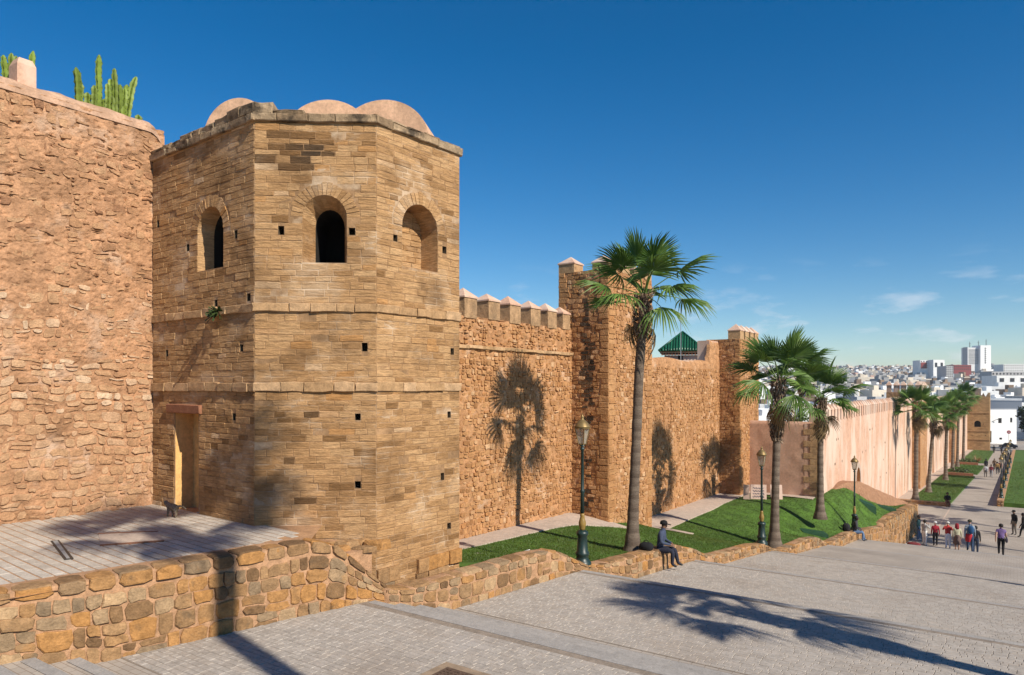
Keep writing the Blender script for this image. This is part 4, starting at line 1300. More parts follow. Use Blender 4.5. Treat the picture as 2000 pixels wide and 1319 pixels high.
# ------------------------------------------------------------------ lower lawns and right side
def strip(name, x0f, x1f, y0, y1, lift, mat, n=40, zf=None, kind='structure'):
    zf = zf or prom_z
    v, f = [], []
    for i in range(n+1):
        y = y0+(y1-y0)*i/n
        v += [(x0f(y),y,zf(y)+lift),(x1f(y),y,zf(y)+lift),(x1f(y),y,zf(y)-.3),(x0f(y),y,zf(y)-.3)]
    for i in range(n):
        q = i*4
        f += [(q,q+1,q+5,q+4),(q+1,q+2,q+6,q+5),(q+3,q,q+4,q+7)]
    f += [(0,3,2,1),(n*4,n*4+1,n*4+2,n*4+3)]
    o = obj(name, v, f, mat, tint=.5); o['kind'] = kind; return o
ledge = lambda y: interp([(74,-4.75),(130,-3.9),(200,-3.75)], y)
for (a,b) in ((74.6,112),(117,138),(146,200)):
    strip('lawn', lambda y: -8.0+.003*(y-75), ledge, a, b, .10, M['lawn'])
    tag(blades('grass', 9000 if a < 80 else 3500, (-8.0,-3.8,a+.1,b), lambda x,y: prom_z(y)+.10, int(a), h=(.07,.16), skip=lambda x,y: x > ledge(y)-.05 or x < -7.9),
        {74.6:'grass on the lower lawn strip by the sitting man',117:'grass on the middle lawn strip under the far palms',146:'grass on the last lawn strip before the end tower'}[a], 'grass')
strip('rampart_path', lambda y: -9.2, lambda y: -8.0, 74.6, 202, .03, M['path'])
kb = empty('lawn_kerb', (-6.6,74.4,-10.6), 'low stone kerb across the near end of the lower lawn', 'kerb')
gg = G(); gg.box(-8.9,-4.6,74.15,74.6,-10.9,-10.33); gg.obj('body', M['garden_mortar'], kb)
fl = Field(); m_, l_ = plane_map((-8.9,74.15),(-4.6,74.15)); rubble_courses(fl, m_, l_, -10.7,-10.35, noskip, r, ch=(.16,.2), bl=(.3,.6)); fl.emit('stone', kb, M['garden'], 30, smooth=True, minpx=5)
rx = lambda y: interp([(77,-1.25),(200,-.2)], y)
rwall = empty('right_wall', (-1,130,-12), 'low stone wall with lamps along the right side of the lower path', 'wall')
v, f = [], []
for i in range(50):
    y = 77.5+122*i/49
    for (dx,dz) in ((0,-.3),(0,.55),(.5,.55),(.5,-.3)): v.append((rx(y)+dx,y,prom_z(y)+dz))
for i in range(49):
    for j in range(3): q=i*4+j; f.append((q,q+1,q+5,q+4))
f.append((0,1,2,3))
obj('body', v, f, M['garden_mortar'], rwall, tint=.5)
fl = Field(); m_, l_ = plane_map((rx(77)+.5,77.48),(rx(77),77.48)); rubble_courses(fl, lambda s,z,n: (rx(77)+s,77.48-n,z), .5, prom_z(77.5)-.05, prom_z(77.5)+.55, noskip, r, ch=(.18,.25), bl=(.2,.3)); fl.emit('stone', rwall, M['garden'], 20, smooth=True, minpx=4)
strip('lawn', lambda y: rx(y)+.5, lambda y: 13.0, 77.6, 205, .38, M['lawn'])
tag(blades('grass', 9000, (-1,8,77.7,150), lambda x,y: prom_z(y)+.38, 17, h=(.08,.18), skip=lambda x,y: x < rx(y)+.55), 'grass on the lawn right of the lower path', 'grass')
gg = G(); gg.add([(-4.62,74.4,prom_z(74.4)+.004),(-4.50,74.4,prom_z(74.4)+.004),(-4.55,62.5,prom_z(62.5)+.004),(-4.67,62.5,prom_z(62.5)+.004)],[(3,2,1,0)]); gg.obj('drain_line', M['path'], prom)

# ------------------------------------------------------------------ palms
def fan_mesh(seed, R_, droop, mat, nseg=30, pet=1.05, spread=R(205), ragged=.12, fold=.0):
    """one fan frond: petiole along +x, then a pleated blade cut into drooping tips"""
    r = random.Random(seed)
    g_ = G()
    sag = .12+droop*.1
    pp = [(pet*t, 0, -sag*t*t*pet) for t in (0,.33,.66,1.0)]
    g_.tube(pp, [.022,.016,.013,.011], seg=5, t=.9, m=0)
    hx, hz = pet, -sag*pet
    n = nseg
    def sagz(rad_, y, d): return -d*.5*(rad_/R_)**2.2 + abs(y)*fold
    for i in range(n):
        a = -spread/2+spread*(i+.5)/n+r.uniform(-.012,.012); hw = spread/(2*n)
        L_ = R_*(1-.13*abs(a)/1.7)*r.uniform(1-ragged,1.05)
        d = droop*r.uniform(.7,1.3)
        t0 = min(.9,max(.08,r.gauss(.42,.2)))
        def P_(rad_, off, up): 
            w = a+off*hw
            return (hx+rad_*math.cos(w), rad_*math.sin(w), hz+sagz(rad_, rad_*math.sin(w), d)+up)
        v = [P_(.04,-1,0),P_(.04,0,0),P_(.04,1,0), P_(.34*R_,-1,-.012),P_(.34*R_,0,.022),P_(.34*R_,1,-.012),
             P_(.70*L_,-.72,-.01),P_(.70*L_,0,.02),P_(.70*L_,.72,-.01), P_(L_,r.uniform(-.5,.5),-.10*d)]
        g_.add(v,[(0,1,4,3),(3,4,7,6),(6,7,9)], max(0,t0-.2)); g_.add(v,[(1,2,5,4),(4,5,8,7),(7,8,9)], min(1,t0+.2))  # pleat shading painted into the tint: one slope darker, the other lighter
    return mk(g_.v, g_.f, mat, tint=g_.t, name='frond')
LIVE = [fan_mesh(100+i, .98*random.Random(i).uniform(.92,1.08), d_, M['frond'], fold=fo) for i, (d_,fo) in enumerate([(.25,.15),(.45,.05),(.7,-.05),(.95,-.1),(.35,.3),(1.2,-.15)])]
DEAD = [fan_mesh(200+i, .8, 1.5+.3*i, M['dry_frond'], nseg=22, ragged=.35, fold=-.45) for i in range(2)]
def palm(label, base, h, lean=(0,0), seed=0, shag=1.0, nf=30, rad=.14, size=1.0, dead=5, group='palms along the ramparts', wind=(.0,.0), low=98):
    r = random.Random(seed)
    p = empty('fan_palm', base, label, 'palm tree', group)
    bx, by, bz = base
    # trunk: swollen foot, ringed grey stem
    prof = []
    n = int(h/.12)
    g_ = G(); seg = 14; v, f = [], []
    for j in range(n+1):
        t = j/n; z = -.15+(h+.15)*t
        rr = rad*(1+1.0*math.exp(-z*1.9)) * (1-.12*t) * (1+.06*(((j*7)%3)-1)*.5) * (1+.07*noise.noise((seed,z*2,0)))
        cx = lean[0]*t**1.4 + .03*noise.noise((z*.5,seed,1)); cy = lean[1]*t**1.4
        for i in range(seg):
            a = 2*math.pi*i/seg
            v.append((bx+cx+rr*math.cos(a), by+cy+rr*math.sin(a), bz+z))
    for j in range(n):
        for i in range(seg):
            k=(i+1)%seg; f.append((j*seg+i,j*seg+k,(j+1)*seg+k,(j+1)*seg+i))
    f.append(tuple(n*seg+i for i in range(seg)))
    g_.add(v,f,.5); 
    for q in range(len(g_.t)): g_.t[q] = (q//seg*.37)%1
    g_.obj('trunk', M['trunk'], p, smooth=True)
    # old leaf bases that clothe the upper stem
    g_ = G(); z = h-shag
    while z < h+.12:
        t = z/h; cx, cy = lean[0]*t**1.4, lean[1]*t**1.4
        rr = rad*(1.15+.45*min(1,(z-h+shag)/(.3*shag)))
        for i in range(11):
            a = 2*math.pi*(i+r.random()*.7)/11+z*7
            L_ = r.uniform(.14,.30); w = r.uniform(.04,.07); o_ = r.uniform(.02,.14)
            ca, sa = math.cos(a), math.sin(a)
            dn = r.choice((1,1,-.6))
            q = [(bx+cx+ca*rr*.8-sa*w, by+cy+sa*rr*.8+ca*w, bz+z),(bx+cx+ca*rr*.8+sa*w, by+cy+sa*rr*.8-ca*w, bz+z),
                 (bx+cx+ca*(rr+o_), by+cy+sa*(rr+o_), bz+z+L_*dn),(bx+cx+ca*(rr+.02), by+cy+sa*(rr+.02), bz+z+.03)]
            g_.add(q, [(0,1,3),(0,3,2),(1,2,3),(0,2,1)], r.random())
        z += .085
    g_.obj('leaf_base_skirt', M['boots'], p, kind='stuff')
    ox, oy, oz = bx+lean[0], by+lean[1], bz+h
    for i in range(nf):
        u = (i+.5)/nf
        el = R(84) - R(low)*u**1.15 + R(r.uniform(-8,8))
        az = i*2.39996+r.uniform(-.25,.25)
        me = LIVE[min(5, max(0, int(u*5+r.uniform(-.8,1.0))))]
        o = bpy.data.objects.new('frond', me)
        put(o, p, (ox+.06*math.cos(az), oy+.06*math.sin(az), oz+.12*(1-u)))
        s = size*r.uniform(.86,1.1)
        o.scale = (s,s,s)
        o.rotation_euler = Euler((R(r.uniform(-30,30)), -el, az+wind[0]), 'XYZ')
    for i in range(dead):
        az = r.uniform(0,6.28)
        o = bpy.data.objects.new('dry_frond', DEAD[i%2])
        put(o, p, (ox+.1*math.cos(az), oy+.1*math.sin(az), oz-.1-.06*i))
        s = size*r.uniform(.7,.95); o.scale = (s,s,s)
        o.rotation_euler = Euler((R(r.uniform(-40,40)), R(r.uniform(35,68)), az), 'XYZ')
    return p
palm('nearest tall fan palm on the lawn in front of the square bastion', (-9.22,19.36,-4.9), 7.55, (.28,.18), 1, shag=1.15, nf=19, rad=.15, dead=2, size=1.0, low=92)
palm('fan palm with a long shaggy trunk beside the second lamp post', (-8.3,31.2,-6.72), 6.9, (.15,.1), 2, shag=2.5, nf=19, rad=.17, dead=3, size=1.12)
palm('shorter fan palm in front of the corner of the pink rampart', (-8.1,39.0,-6.6), 5.9, (.02,.02), 3, shag=2.0, nf=17, rad=.16, dead=4, size=1.08)
palm('palm whose crown shows behind the cross wall, right of the slim bastion', (-11.6,50,-6.5), 7.6, (0,0), 4, shag=1.5, nf=26, size=1.0)
palm('first palm of the row on the lower lawn, by the corner of the terrace wall', (-7.4,75.2,-10.55), 8.5, (.1,.1), 5, shag=1.8, nf=22, rad=.2, size=1.2)
palm('second palm of the row on the lower lawn', (-7.2,85,-10.9), 7.7, (.5,.2), 6, shag=1.6, nf=22, rad=.18, size=1.1)
palm('third palm of the row on the lower lawn, before the tall pointed gate', (-6.9,102.7,-11.55), 8.4, (.2,.1), 7, shag=2.2, nf=20, rad=.2, size=1.2)
palm('fourth palm of the row, at the second strip of lawn', (-7.1,118.5,-12.1), 9.2, (.2,.1), 8, shag=1.8, nf=20, rad=.2, size=1.2)
palm('fifth palm of the row, in front of the far bastion', (-7.2,131,-12.5), 9.8, (.2,.1), 9, shag=1.8, nf=20, rad=.2, size=1.2)
palm('last and tallest palm of the row, nearest the end tower', (-7.2,147,-13.1), 11.2, (.2,.1), 10, shag=1.8, nf=20, rad=.22, size=1.3)
# palms standing on the right side, outside the picture: their shadows cross the promenade
palm('palm right of the promenade that shades the terrace', (3.5,3.4,-3.35), 13.5, (0,.3), 11, shag=1.5, nf=14, rad=.2, size=1.12)
palm('palm right of the promenade that shades the second landing', (4.6,12.4,-4.5), 7.0, (0,0), 12, shag=2.6, nf=18, rad=.2, size=1.05)
palm('palm right of the plaza, first of three', (6.3,54.5,-10.4), 8.2, (0,0), 13, shag=1.6, nf=26, size=1.2)
palm('palm right of the plaza, second of three', (6.1,63.5,-10.5), 8.6, (0,0), 14, shag=1.6, nf=26, size=1.2)
palm('palm right of the plaza, third of three', (6.4,72,-10.6), 8.0, (0,0), 15, shag=1.6, nf=26, size=1.2)
palm('palm on the right lawn beside the lower path, nearer one', (6.0,93,-10.9), 8.5, (0,0), 16, shag=1.6, nf=26, size=1.2)
palm('palm on the right lawn beside the lower path, farther one', (6.0,108,-11.4), 8.5, (0,0), 17, shag=1.6, nf=26, size=1.2)

# ------------------------------------------------------------------ street lamps
def lamp(label, base, h=3.5, group='green lamp posts'):
    x, y, z = base
    L = empty('street_lamp', base, label, 'street lamp', group)
    g_ = G(); g_.lathe([(.23,-.2),(.23,.06),(.20,.10),(.155,.16),(.15,.22),(.175,.26),(.175,.31),(.14,.35),(.125,.62),(.12,.72),(.15,.76),(.155,.82),(.11,.86),(.07,.88)], 14, base); g_.obj('base', M['lamp_green'], L, smooth=True)
    g_ = G(); g_.lathe([(.07,.88),(.07,.92),(.09,1.0),(.094,1.06),(.07,1.15),(.052,1.21),(.06,1.24),(.045,1.30)], 14, base); g_.obj('collar', M['lamp_gold'], L, smooth=True)
    g_ = G(); g_.lathe([(.05,1.30),(.046,1.8),(.06,1.83),(.06,1.87),(.042,1.9),(.036,h-.62),(.06,h-.60),(.06,h-.56),(.03,h-.53),(.085,h-.47)], 12, base); g_.obj('post', M['lamp_green'], L, smooth=True)
    zb, zt = z+h-.47, z+h-.06
    g_ = G()      # lantern cage: four slanting bars and two rims
    for i in range(4):
        a = math.pi/4+i*math.pi/2
        g_.tube([(x+.10*math.cos(a),y+.10*math.sin(a),zb),(x+.185*math.cos(a),y+.185*math.sin(a),zt)], .012, 5)
    g_.lathe([(.09,0),(.105,.02),(.09,.03)], 4, (x,y,zb)); g_.lathe([(.17,0),(.20,.0),(.20,.025),(.17,.025)], 8, (x,y,zt))
    g_.obj('lantern_frame', M['lamp_brass'], L)
    for i in range(4):
        a, b = math.pi/4+i*math.pi/2, math.pi/4+(i+1)*math.pi/2
        g_ = G(); g_.add([(x+.095*math.cos(a),y+.095*math.sin(a),zb+.02),(x+.095*math.cos(b),y+.095*math.sin(b),zb+.02),(x+.175*math.cos(b),y+.175*math.sin(b),zt),(x+.175*math.cos(a),y+.175*math.sin(a),zt)],[(0,1,2,3)])
        g_.obj('glass_pane', M['glass'], L)
    g_ = G(); g_.lathe([(.21,.025),(.19,.06),(.15,.13),(.10,.19),(.05,.22),(.035,.26),(.05,.29),(.02,.33),(.005,.38)], 12, (x,y,zt)); g_.obj('cap', M['lamp_brass'], L, smooth=True)
    return L
lamp('dark green lamp post with ochre collar behind the nearest bend of the lawn wall', (-8.93,15.85,-4.5), 3.5)
lamp('dark green lamp post with ochre collar beside the shaggy palm', (-8.02,28.35,-6.12), 3.5)
lamp('dark green lamp post behind the man sitting on the far part of the lawn wall', (-7.1,42.6,-7.8), 3.75)
for i, y in enumerate((80,91,102,114,127,141)):
    lamp(['nearest','second','third','fourth','fifth','farthest'][i]+' lamp post on the right wall of the lower path', (rx(y)+.26,y,prom_z(y)+.55), 3.6, 'lamps on the right wall')
lamp('lamp post at the right edge of the stairs', (.75,28.1,-6.4), 3.7)

# ------------------------------------------------------------------ cacti on the left wall
def cactus_stem(g_, base, pts_h, lean, rad, r, m=0):
    ribs = 5; seg = ribs*2; n = int(pts_h/.06)+3
    v, f = [], []
    mi = []
    for j in range(n+1):
        t = j/n; z = pts_h*t
        pinch = 1+.13*math.sin(j*1.9+r)
        rr = rad*pinch*(1 if t < .85 else math.sqrt(max(.05,1-((t-.85)/.15)**2)))
        cx, cy = lean[0]*t*t*pts_h+.012*math.sin(z*9+r), lean[1]*t*t*pts_h
        for i in range(seg):
            a = 2*math.pi*i/seg+r
            q = rr*(1.25 if i%2 == 0 else .62)
            v.append((base[0]+cx+q*math.cos(a), base[1]+cy+q*math.sin(a), base[2]+z))
    for j in range(n):
        for i in range(seg):
            k=(i+1)%seg; f.append((j*seg+i,j*seg+k,(j+1)*seg+k,(j+1)*seg+i))
    f.append(tuple(n*seg+i for i in range(seg)))
    g_.add(v,f,.5,m)
    # toothed rib crests
    for i in range(0,seg,2):
        a = 2*math.pi*i/seg+r
        for j in range(1,n,2):
            p = v[j*seg+i]; d = (math.cos(a),math.sin(a))
            g_.add([(p[0]-d[0]*.004-d[1]*.006,p[1]-d[1]*.004+d[0]*.006,p[2]-.016),(p[0]-d[0]*.004+d[1]*.006,p[1]-d[1]*.004-d[0]*.006,p[2]-.016),(p[0]+d[0]*.016,p[1]+d[1]*.016,p[2]),(p[0]-d[0]*.004,p[1]-d[1]*.004,p[2]+.016)],[(0,1,2),(2,1,3),(0,2,3)],.5,1)
ct = empty('column_cactus', (-16.4,7.9,5.85), 'large clump of green column cactus growing on the rubble wall', 'cactus')
rr_ = random.Random(6)
for (y,h_,ln) in ((7.22,.98,-.06),(7.30,.72,.02),(7.42,.55,0),(7.52,.72,.0),(7.63,1.42,0),(7.74,.5,0),(7.80,.85,0),(7.88,.62,.05),(7.95,1.05,0),(8.02,1.28,-.02),(8.10,.95,0),(8.18,.9,.03),(8.22,1.02,.06),(8.26,1.25,.16),(8.12,.5,.1)):
    g_ = G(); cactus_stem(g_, (-16.38+rr_.uniform(-.12,.12),y,5.80), h_, (0,ln), rr_.uniform(.048,.062), rr_.random()*3); g_.obj('stem', [M['cactus'],M['cactus_rib']], ct, smooth=False)
ct = empty('column_cactus', (-16.4,8.52,5.85), 'single short cactus shoot at the end of the wall top', 'cactus')
g_ = G(); cactus_stem(g_, (-16.25,8.45,5.80), .36, (0,0), .06, 1); g_.obj('stem', [M['cactus'],M['cactus_rib']], ct)
blk = empty('wall_pier', (-16.35,6.18,5.9), 'small plastered pier standing on top of the rubble wall', 'pier')
g_ = G(); g_.box(-16.55,-16.15,6.0,6.34,5.8,6.42); g_.add([(-16.55,6.0,6.42),(-16.15,6.0,6.42),(-16.15,6.34,6.42),(-16.55,6.34,6.42),(-16.5,6.05,6.55),(-16.2,6.05,6.55),(-16.2,6.29,6.55),(-16.5,6.29,6.55)],[(0,1,5,4),(1,2,6,5),(2,3,7,6),(3,0,4,7),(4,5,6,7)]); g_.obj('body', M['plaster_pink'], blk)
ct = empty('column_cactus', (-16.7,6.2,6.0), 'small cactus behind the plastered pier at the left edge', 'cactus')
for (y,h_,ln) in ((6.05,.95,-.08),(6.12,1.05,0),(6.2,1.02,0),(6.26,.98,.08),(6.46,1.25,.05)):
    g_ = G(); cactus_stem(g_, (-16.75,y,5.75), h_, (0,ln), .05, y*3); g_.obj('stem', [M['cactus'],M['cactus_rib']], ct)

# ------------------------------------------------------------------ leafy plants
def leaf_cloud(g_, c, rad, n, size, r, flat=1.0):
    for i in range(n):
        d = Vector((r.gauss(0,1),r.gauss(0,1),r.gauss(0,1))).normalized()*(r.random()**.45)
        p = Vector(c)+Vector((d.x*rad[0],d.y*rad[1],d.z*rad[2]))
        a = Vector((r.gauss(0,1),r.gauss(0,1),r.gauss(0,.6))).normalized(); b = a.cross(Vector((r.gauss(0,1),r.gauss(0,1),r.gauss(0,1)))).normalized()
        s = size*r.uniform(.6,1.3)
        g_.add([tuple(p-a*s),tuple(p+b*s*.4),tuple(p+a*s),tuple(p-b*s*.4)],[(0,1,2,3)], min(1,max(0,.5+.4*d.z+r.uniform(-.25,.25))))
wd = empty('wall_weed', (-13.05,8.42,1.5), 'tuft of green weed rooted on the tower string course', 'weed')
g_ = G(); rr_ = random.Random(4)
for i in range(70):
    a, e_ = rr_.uniform(-math.pi,0), rr_.uniform(-.5,1.2); L_ = rr_.uniform(.12,.26)
    p = Vector((-13.05,8.38,1.50)); d = Vector((math.cos(a)*math.cos(e_),math.sin(a)*math.cos(e_),math.sin(e_)))
    q = p+d*L_; s = d.cross(Vector((0,0,1))).normalized()*.014
    g_.add([tuple(p-s*.4),tuple(p+s*.4),tuple(q-Vector((0,0,L_*.35))+s),tuple(q-Vector((0,0,L_*.5))-s)],[(0,1,2,3)], rr_.random())
g_.obj('leaves', M['bush'], wd, kind='stuff')
for (lab, x, y, z, rd, n) in (('dark bush behind the cross wall, beside the slim bastion',-12.3,48,-3.4,(1.2,1.2,1.5),900),('dark bush behind the cross wall, behind the shaggy palm',-10.9,47,-3.4,(1.2,1.2,1.7),900),('olive bush behind the cross wall, near the corner of the rampart',-10.1,49,-3.5,(.9,1.4,1.5),800)):
    b_ = empty('garden_bush', (x,y,z-2), lab, 'bush', 'bushes behind the cross wall')
    g_ = G(); leaf_cloud(g_, (x,y,z), rd, n, .22, rr_); g_.obj('foliage', M['bush'], b_, kind='stuff')
    g_ = G(); g_.tube([(x,y,z-3),(x,y,z-1),(x+.2,y,z)],[.1,.08,.03]); g_.obj('stem', M['trunk'], b_)
def tree(label, x, y, zf, h, rd, n, size, mat='tree', seed=1, group=None):
    r = random.Random(seed); t = empty('leafy_tree', (x,y,zf), label, 'tree', group)
    g_ = G(); g_.tube([(x,y,zf-.3),(x+.05*h,y,zf+h*.3),(x,y,zf+h*.62)],[.05*h*.5,.035*h*.5,.015*h])
    for i in range(5):
        a = i*1.3; g_.tube([(x,y,zf+h*.4),(x+math.cos(a)*rd*.6,y+math.sin(a)*rd*.6,zf+h*.72)],[.02*h*.5,.006*h])
    g_.obj('trunk', M['trunk'], t)
    g_ = G()
    for i in range(16):
        a = r.uniform(0,6.28); q = rd*math.sqrt(r.random())*.8
        leaf_cloud(g_, (x+q*math.cos(a),y+q*math.sin(a),zf+h*r.uniform(.5,.92)), (rd*.42,rd*.42,h*.13), n//16, size, r)
    g_.obj('crown', M[mat], t, kind='stuff'); return t
tree('dark evergreen tree at the right edge beside the white house', 4.6,222,-15.9, 11.5, 4.6, 2600, .55, seed=5)
tree('second dark tree at the right edge, behind the lamps', 6.2,205,-15.2, 8.5, 3.8, 1800, .5, seed=6)

# ------------------------------------------------------------------ pavilion with green tiled roof, behind the wall
pv = empty('roof_pavilion', (-20,50,0), 'small pavilion with a green tiled pyramid roof behind the plain wall', 'pavilion')
A_ = R(35)
def pvp(a, b, z): return (-20.05+a*math.cos(A_)-b*math.sin(A_), 50.6+a*math.sin(A_)+b*math.cos(A_), z)
def pbox(g_, a0,a1,b0,b1,z0,z1):
    g_.add([pvp(a,b,z) for z in (z0,z1) for (a,b) in ((a0,b0),(a1,b0),(a1,b1),(a0,b1))],[(0,3,2,1),(4,5,6,7),(0,1,5,4),(1,2,6,5),(2,3,7,6),(3,0,4,7)])
A_ = R(20)
g_ = G(); pbox(g_,-1.25,1.25,-1.25,1.25,-6,2.25); g_.obj('wall', M['plaster_pink'], pv)
g_ = G(); pbox(g_,-.28,.05,-1.27,-1.2,1.75,2.2); g_.obj('window', M['dark'], pv)
g_ = G(); pbox(g_,-1.55,1.55,-1.55,1.55,2.40,2.54); g_.obj('eave', M['band'], pv)
for i in range(13):
    g_ = G(); a = -1.4+2.8*i/12; pbox(g_,a-.05,a+.05,-1.5,-1.24,2.26,2.40); g_.obj('bracket', M['lintel'], pv)
ap = 3.98
for side in range(4):
    for i in range(17):
        a0 = -1.62+3.24*i/17; am = a0+.095
        # a ridge of half-round tiles running up to the hip
        top = 1-abs(am)/1.62
        if top < .06: continue
        pts = []
        for k_ in range(6):
            t = top*k_/5
            rr2 = 1.66*(1-t)
            pa, pb = am, -rr2
            for _ in range(side): pa, pb = -pb, pa
            pts.append(pvp(pa,pb,2.56+(ap-2.56)*t))
        g_ = G(); g_.tube(pts, .085, 6); g_.obj('roof_tile_row', M['green_tile'], pv, smooth=True)
g_ = G(); g_.add([pvp(-1.62,-1.62,2.55),pvp(1.62,-1.62,2.55),pvp(1.62,1.62,2.55),pvp(-1.62,1.62,2.55),pvp(0,0,ap)],[(0,1,4),(1,2,4),(2,3,4),(3,0,4),(3,2,1,0)]); g_.obj('roof', M['green_tile'], pv)
for s_ in ((-1,-1),(1,-1),(1,1),(-1,1)):
    g_ = G(); g_.tube([pvp(1.64*s_[0],1.64*s_[1],2.6),pvp(0,0,ap+.06)], .07, 6); g_.obj('hip_ridge', M['green_tile'], pv, smooth=True)
fp = empty('flag_mast', (-19.4,48.6,0), 'thin metal mast in front of the green roof', 'mast')
g_ = G(); g_.tube([(-19.35,48.5,0),(-19.35,48.5,5.6)], [.035,.02], 6); g_.obj('pole', plain('grey steel',(.4,.4,.4),rough=.4,metal=.6), fp)
rb = empty('low_annex', (-19,47,0), 'low brown roof terrace just behind the plain wall top', 'building')
g_ = G(); g_.prism([(-20.9,46.6),(-17.6,48.4),(-17.9,49.2),(-21.3,47.6)], -5, 1.75); g_.obj('wall', M['lintel'], rb)
g_ = G(); g_.prism([(-18.6,47.6),(-17.3,48.3),(-17.8,49.3),(-19.0,48.7)], -5, 1.83); g_.obj('pier', M['plaster_pink'], rb)

# ------------------------------------------------------------------ small things on the lawn and terrace
M['board'] = plain('pale pink board', (.62,.45,.37), rough=.8, var=.08)
def board(label, x, y, z, w, h, tilt, mark=False, rot=0.):
    b_ = empty('notice_board', (x,y,z), label, 'board')
    c_, s_ = math.cos(rot), math.sin(rot)
    g_ = G()
    v = []
    for (a,t_) in ((0,0),(w,0),(w,.05),(0,.05)):
        v.append((x+a*c_-t_*s_, y+a*s_+t_*c_, z))
    for (a,t_) in ((0,tilt),(w,tilt),(w,tilt+.05),(0,tilt+.05)):
        v.append((x+a*c_-t_*s_, y+a*s_+t_*c_, z+h))
    g_.add(v,[(0,3,2,1),(4,5,6,7),(0,1,5,4),(1,2,6,5),(2,3,7,6),(3,0,4,7)]); g_.obj('panel', M['board'], b_)
    if mark:
        g_ = G(); rr2 = random.Random(2)
        for k_ in range(4):
            pts = []
            for i in range(14):
                a = w*(.15+.7*i/13); hh = h*(.8-.16*k_)+.05*math.sin(i*2.1+k_)*rr2.uniform(.5,1.3)
                t_ = tilt*hh/h-.012
                pts.append((x+a*c_-t_*s_, y+a*s_+t_*c_, z+hh))
            g_.tube(pts, .012, 4)
        g_.obj('scribble', plain('blue ink',(.05,.05,.14)), b_)
    g_ = G()
    for a in (.05,w-.05):
        g_.tube([(x+a*c_-.5*s_, y+a*s_+.5*c_, z),(x+a*c_-(tilt+.05)*s_, y+a*s_+(tilt+.05)*c_, z+h)], .025, 5)
    g_.obj('prop', M['metal'], b_)
board('pale pink board with scribbled writing at the foot of the slim bastion', -12.0,40.3,-6.42,.85,.95,.06,True,R(25))
board('narrow pale pink board left of the scribbled one', -12.35,40.1,-6.42,.33,.95,.0,False,R(10))
board('pale pink board leaning back beside the shaggy palm', -11.05,40.9,-6.45,.62,.95,.28,False,R(25))
for (lab,x,y,w,l_) in (('dark green ground hatch in the lawn near the earth ramp',-7.7,48.9,.5,1.5),('dark green ground hatch near the lower corner of the lawn',-7.0,52.4,.4,1.5),('dark green ground hatch beside the sitting man at the far wall',-8.25,38.2,.5,1.3)):
    z = lawn_z(x,y); h_ = empty('ground_hatch', (x,y,z), lab, 'hatch', 'green hatches in the lawn')
    g_ = G(); c_, s_ = math.cos(R(38)), math.sin(R(38))
    rect = [(-l_/2,-w/2),(l_/2,-w/2),(l_/2,w/2),(-l_/2,w/2)]
    P = [(x+a*c_-b*s_, y+a*s_+b*c_) for a,b in rect]
    zs = [.5*lawn_z(*p)+.5*z+q for p,q in zip(P,(.03,.03,.06,.06))]
    g_.add([(p[0],p[1],zz-.5) for p,zz in zip(P,zs)]+[(p[0],p[1],zz+.05) for p,zz in zip(P,zs)],[(0,3,2,1),(4,5,6,7),(0,1,5,4),(1,2,6,5),(2,3,7,6),(3,0,4,7)])
    g_.obj('lid', plain('green hatch paint',(.012,.05,.02),rough=.6), h_)
sb = empty('white_strip', (-9.6,13.2,-4.0), 'thin white strip lying on the grass behind the lawn wall', 'strip')
g_ = G(); g_.tube([(-9.47,12.95,-3.86),(-9.3,14.0,-3.84)], .02, 6); g_.obj('strip', M['white'], sb)
# cat by the tower door
cat = empty('tabby_cat', (-13.95,8.02,TZ), 'small tabby cat walking past the tower door on the terrace', 'cat')
def skin_mesh(pts, edges, rads, sub=2, root=0):
    me = bpy.data.meshes.new('t'); me.from_pydata(pts, edges, []); o = bpy.data.objects.new('t', me); C.objects.link(o)
    m1_ = o.modifiers.new('s','SKIN'); m1_.use_smooth_shade = True
    for i, rd in enumerate(rads):
        q = me.skin_vertices[0].data[i]; q.radius = rd if hasattr(rd,'__len__') else (rd,rd); q.use_root = (i == root)
    m2_ = o.modifiers.new('d','SUBSURF'); m2_.levels = sub; m2_.render_levels = sub
    bpy.context.view_layer.update()
    dg = bpy.context.evaluated_depsgraph_get()
    out = bpy.data.meshes.new_from_object(o.evaluated_get(dg))
    bpy.data.objects.remove(o); bpy.data.meshes.remove(me)
    return out
cp = [(0,0,.2),(.1,0,.21),(.2,0,.2),(.27,0,.24),(.33,0,.26),(.37,0,.245),(-.03,0,.21),(-.12,0,.24),(-.22,0,.23),(-.3,0,.19),
      (.2,.035,.12),(.21,.035,.06),(.215,.035,.01),(.17,-.035,.12),(.15,-.035,.06),(.16,-.035,.01),
      (-.02,.035,.14),(-.05,.035,.08),(-.03,.035,.01),(.02,-.035,.14),(.03,-.035,.08),(.045,-.035,.01),(.31,.025,.31),(.31,-.025,.31)]
ce_ = [(0,1),(1,2),(2,3),(3,4),(4,5),(0,6),(6,7),(7,8),(8,9),(2,10),(10,11),(11,12),(2,13),(13,14),(14,15),(0,16),(16,17),(17,18),(0,19),(19,20),(20,21),(4,22),(4,23)]
cr_ = [(.06),(.062),(.055),(.04),(.045),(.02),(.035),.018,.015,.01,.026,.017,.015,.026,.017,.015,.03,.018,.015,.03,.018,.015,.012,.012]
me = skin_mesh(cp, ce_, cr_); me.materials.append(plain('tabby fur',(.2,.155,.11),rough=.9,var=.55,scale=22))
o = bpy.data.objects.new('body', me); C.objects.link(o); o.parent = cat; cat.rotation_euler = (0,0,R(185)); cat.scale = (1.05,1.05,1.05)

